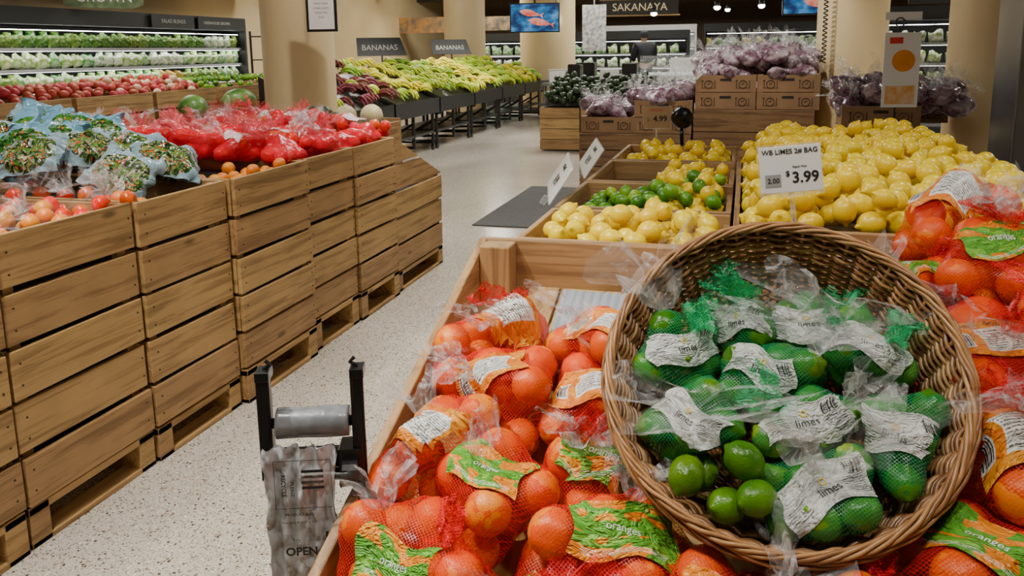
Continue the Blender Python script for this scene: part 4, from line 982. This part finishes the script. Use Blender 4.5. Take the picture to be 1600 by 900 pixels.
def screen(loc,rz,w,h):
    s=put('hanging_screen',None,loc,(0,0,rz),label="hanging flat screen showing red fish on blue",cat='screen',group="hanging screens")
    q=MB(); q.box((-w/2-.02,-.03,-h/2-.02),(w/2+.02,.03,h/2+.02)); put('housing',q.mesh('housing',BLACKP),parent=s,bev=.005)
    q=MB(); q.box((-w/2,-.034,-h/2),(w/2,-.031,h/2)); put('display',q.mesh('display',SCR),parent=s)
    for dx,dz,sc in ((-.10,.06,1),(.10,-.06,1.1)):
        q=MB(); L_=.19*sc; n=14
        top=[(dx-L_+2*L_*i/n,dz+.06*sc*math.sin(pi*(i/n)**.8)) for i in range(n+1)]; bot=[(dx-L_+2*L_*i/n,dz-.055*sc*math.sin(pi*(i/n)**.8)) for i in range(n,0,-1)]
        q.prism(top+bot[:-1],'Y',-.036,-.0345); q.prism([(dx+L_-.02,dz),(dx+L_+.06,dz+.055),(dx+L_+.03,dz),(dx+L_+.06,dz-.055)],'Y',-.036,-.0345)
        put('fish_picture',q.mesh('fish_picture',FISHM),(0,0,0),(0,.2,0),parent=s)
    q=MB(); q.tube([(0,.02,h/2),(0,.02,3.9-loc[2])],.02,8); put('bracket',q.mesh('bracket',BLACK),parent=s)
screen((-3.60,14.0,2.17),math.radians(12),.84,.47); screen((.98,14.0,2.36),math.radians(5),.84,.47)
q=MB(); q.box((-.22,-.01,-.42),(.22,.01,.42)); q.tube([(0,0,.42),(0,0,1.9)],.01,6); put('menu_board',q.mesh('menu_board',mat('menu_print',(.5,.5,.48),(.18,.18,.18),scale=14,rough=.5)),(-2.72,15.0,2.0),(0,0,.15),label="narrow grey printed menu board hung from the ceiling",cat='menu board')
hp=put('notice_frame',None,(-3.20,5.75,1.97),(0,0,.25),label="black framed white printed notice",cat='notice')
q=MB(); q.box((-.12,-.01,-.20),(.12,.01,.2)); put('frame',q.mesh('frame',BLACKP),parent=hp); q=MB(); q.box((-.10,-.013,-.18),(.10,-.011,.18)); put('page',q.mesh('page',WHITEP),parent=hp)
for k,t in enumerate(["NOTICE","PLEASE KEEP","SIX FEET","APART FROM","OTHER GUESTS","WHILE YOU","SHOP"]): put('lettering',text_mesh(t,.018,INK,.0003),(0,-.0145,.12-k*.035),(pi/2,0,0),parent=hp)
q=MB(); q.tube([(0,0,.2),(0,0,1.93)],.006,6); put('hanger',q.mesh('hanger',BLACK),parent=hp)
pst=put('poster_stand',None,(.97,5.75,0),(0,0,math.radians(6)),label="black ring-topped pole holding a white poster with orange circle",cat='poster stand')
q=MB(); q.tube([(-.02,0,0),(-.02,0,1.72)],.007,8); q.tube([(-.02+.028*math.cos(a*pi/8),0,1.745+.028*math.sin(a*pi/8)) for a in range(16)],.005,6,closed=True); q.lathe([(.001,0),(.14,0),(.14,.015),(.02,.03)],20); put('pole',q.mesh('pole',BLACK),parent=pst)
q=MB(); q.box((-.11,-.018,1.2),(.11,-.012,1.68)); put('poster',q.mesh('poster',WHITEP),parent=pst)
q=MB(); q.box((-.11,-.0,1.76),(.11,.006,1.81)); put('poster_header',q.mesh('poster_header',WHITEP),parent=pst)
q=MB(); q.lathe([(.001,0),(.07,0),(.07,.002),(.001,.002)],28,T=Matrix.Translation((0.01,-.019,1.50))@Matrix.Rotation(pi/2,4,'X')); put('orange_circle',q.mesh('orange_circle',ORINK),parent=pst)
q=MB(); q.box((-.08,-.020,1.61),(.0,-.0185,1.65)); put('printed_panel',q.mesh('printed_panel',[REDINK]),parent=pst); q=MB(); q.box((-.09,-.02,1.22),(.09,-.0185,1.34)); put('printed_panel',q.mesh('printed_panel',[mat('poster_print',(.75,.35,.06),(.8,.6,.4),scale=20,rough=.5)]),parent=pst)
q=MB(); q.tube([(.018*math.cos(i*.7),.018*math.sin(i*.7),1.45+i*.0043) for i in range(565)],.006,5); put('coiled_cord',q.mesh('coiled_cord',BLACKP,True),(.68,7.85,.0),label="black coiled cord hanging beside the column",cat='cord')
s=put('hanging_sign',None,(2.75,12.5,2.3),(0,0,0),label="black hanging sign reading flavor",cat='sign'); q=MB(); q.box((-.6,-.02,-.14),(.6,.02,.14)); put('board',q.mesh('board',SIGNBLK),parent=s); put('lettering',text_mesh("FLAVOR",.2,WHINK),(0,-.025,0),(pi/2,0,0),parent=s)
for i,(x,z,w,h,c) in enumerate([(-9.0,2.62,2.4,.45,((.45,.22,.06),(.15,.12,.08))),(-6.6,2.62,1.6,.4,((.05,.05,.05),(.3,.2,.1)))]):
    q=MB(); q.box((-w/2,-.03,-h/2),(w/2,.03,h/2)); put('wall_board',q.mesh('wall_board',mat(f'glowing_picture_print_{i}',c[0],c[1],scale=5,rough=.5,emit=.3)),(x,22.6,z-.26+.03),label="long printed picture board above the cabinets",cat='sign')  # printed boards glow a little; brightness added to the print colour

def skin(name,joints,edges,radii,m,sub=2):
    me=bpy.data.meshes.new(name); me.from_pydata(joints,edges,[]); o=bpy.data.objects.new(name,me); COL.objects.link(o)
    md=o.modifiers.new('s','SKIN')
    for i,rd in enumerate(radii): me.skin_vertices[0].data[i].radius=(rd,rd)
    me.skin_vertices[0].data[0].use_root=True
    sb=o.modifiers.new('u','SUBSURF'); sb.levels=sub; sb.render_levels=sub
    dg=bpy.context.evaluated_depsgraph_get(); nm=bpy.data.meshes.new_from_object(o.evaluated_get(dg)); bpy.data.objects.remove(o)
    nm.name=name; nm.materials.clear(); nm.materials.append(m); nm.polygons.foreach_set('use_smooth',[True]*len(nm.polygons)); return nm
SK=mat('skin',(.5,.3,.2),rough=.5); JK=mat('dark_jacket',(.02,.024,.032),(.014,.016,.022),rough=.8)
J=[(0,0,.95),(0,-.01,1.15),(0,-.04,1.38),(0,-.08,1.50),(0,-.11,1.62),(0,-.10,1.70),(-.19,-.04,1.42),(-.26,-.10,1.16),(-.20,-.30,1.05),(-.18,-.38,1.03),(.19,-.04,1.42),(.26,-.10,1.16),(.20,-.30,1.05),(.18,-.38,1.03),(-.1,0,.88),(-.11,-.01,.48),(-.11,.02,.08),(-.11,-.10,.03),(.1,0,.88),(.11,-.01,.48),(.11,.02,.08),(.11,-.10,.03)]
E=[(0,1),(1,2),(2,3),(3,4),(4,5),(2,6),(6,7),(7,8),(8,9),(2,10),(10,11),(11,12),(12,13),(0,14),(14,15),(15,16),(16,17),(0,18),(18,19),(19,20),(20,21)]
rad=[.13,.12,.13,.055,.09,.075,.06,.045,.033,.03,.06,.045,.033,.03,.08,.055,.04,.035,.08,.055,.04,.035]
pb=skin('person',J,E,rad,SK)
pers=put('person',pb,(-2.45,20.7,.2),(0,0,pi+.4),1.05,label="person in a dark jacket and cap working behind the counter",cat='person')
Jj=[J[0],J[1],J[2],(0,-.06,1.47),J[6],J[7],(-.205,-.27,1.065),J[10],J[11],(.205,-.27,1.065)]
jm=skin('jacket',Jj,[(0,1),(1,2),(2,3),(2,4),(4,5),(5,6),(2,7),(7,8),(8,9)],[.19,.20,.22,.12,.12,.085,.06,.12,.085,.06],JK); put('jacket',jm,parent=pers)
tm=skin('trousers',[(0,0,.97),(-.1,0,.86),(-.11,-.01,.48),(-.11,.02,.1),(.1,0,.86),(.11,-.01,.48),(.11,.02,.1)],[(0,1),(1,2),(2,3),(0,4),(4,5),(5,6)],[.145,.10,.07,.06,.10,.07,.06],JK); put('trousers',tm,parent=pers)
q=MB(); q.lathe([(.100,-.06),(.104,.03),(.095,.08),(.06,.115),(.001,.125)],20); put('cap',q.mesh('cap',JK,True),(0,-.09,1.66),parent=pers)

# ---------------------------------------------------------------- lights
GLOW=mat('lamp_glow',(1,.93,.8),(1,.93,.8),emit=40)
def spot_fixture(loc,power,size=70,target=None,col=(1,.94,.84),blend=.5,rad=.05,big=0):
    f=put('ceiling_spotlight',None,loc,label="small black ceiling track spotlight, lit",cat='spotlight',group="track spotlights")
    q=MB(); q.lathe([(.001,.12),(.05,.12),(.06,.0),(.055,0),(.05,.02)],18); q.tube([(0,0,.12),(0,0,3.9-loc[2])],.008,6); put('housing',q.mesh('housing',BLACK,True),parent=f)
    q=MB()
    if big: q.lathe([(.001,-.06),(.05,-.045),(.07,-.01),(.065,.012)],18)
    else: q.lathe([(.001,.012),(.05,.012)],18)
    put('lens',q.mesh('lens',GLOW,True),parent=f)
    if power:
        l=bpy.data.lights.new('spot','SPOT'); l.energy=power; l.spot_size=math.radians(size); l.spot_blend=blend; l.color=col; l.shadow_soft_size=rad
        o=bpy.data.objects.new('lamp',l); COL.objects.link(o); o.location=(0,0,-.01); o.parent=f
        if target:
            d=Vector(target)-Vector(loc); o.rotation_euler=d.to_track_quat('-Z','Y').to_euler()
def area(loc,size,power,col=(1,.95,.85)):
    l=bpy.data.lights.new('panel','AREA'); l.energy=power; l.size=size; l.color=col; o=bpy.data.objects.new('ambient_fill_light',l); COL.objects.link(o); o.location=loc  # unseen soft fill lamp, added for ambient light; no panel fixture is built
for x in (-7,-2.5,4.5):
    for y in (1.5,8,14.5,21): area((x,y,3.7),1.6,46 if y<7 else (110 if y<10 else 230))
T=[((-.2,.2,3.4),(0,1.3,1.0),112),((.9,.9,3.4),(.4,1.9,1.1),74),((-1.2,2.2,3.4),(-.3,3.0,1.0),70),((.8,3.0,3.4),(.3,3.1,1.2),55),((-1.3,.6,3.4),(-.5,1.2,.9),85),
   ((-1.7,1.0,3.4),(-1.4,1.8,0),340),((-1.6,3.6,3.4),(-2.6,3.9,1.0),130),((-1.7,5.2,3.4),(-1.4,5.6,0),270),((-3.0,2.0,3.4),(-2.9,2.7,1.1),95),((-3.2,4.4,3.4),(-3.0,4.6,1.1),100),
   ((0,6.4,3.4),(0,7.8,1.3),210),((-4.0,10.5,3.4),(-5.3,11,1),280),((-4.0,14.5,3.4),(-5.3,14.5,1),280),((-2.0,12,3.4),(-2.2,12.8,.8),180),((-1.5,18,3.2),(-1.5,19.6,1),550),((-2.2,4.6,3.4),(-3.7,6.3,2.0),140),((-1.2,.4,3.4),(-2.2,2.0,.6),70)]
for l,t,p in T: spot_fixture(l,p,70,t)
for p in [(-3.2,17.5,2.42),(-.6,17.5,2.43),(.28,17.5,2.44),(.85,17.5,2.42),(-1.95,18.0,2.36),(-2.2,22.5,2.55),(-.5,22.5,2.6),(-4.6,20,2.4)]: spot_fixture(p,0,big=1)
w=bpy.data.worlds.new('world'); bpy.context.scene.world=w; w.use_nodes=True; w.node_tree.nodes['Background'].inputs[0].default_value=(.5,.45,.4,1); w.node_tree.nodes['Background'].inputs[1].default_value=.3
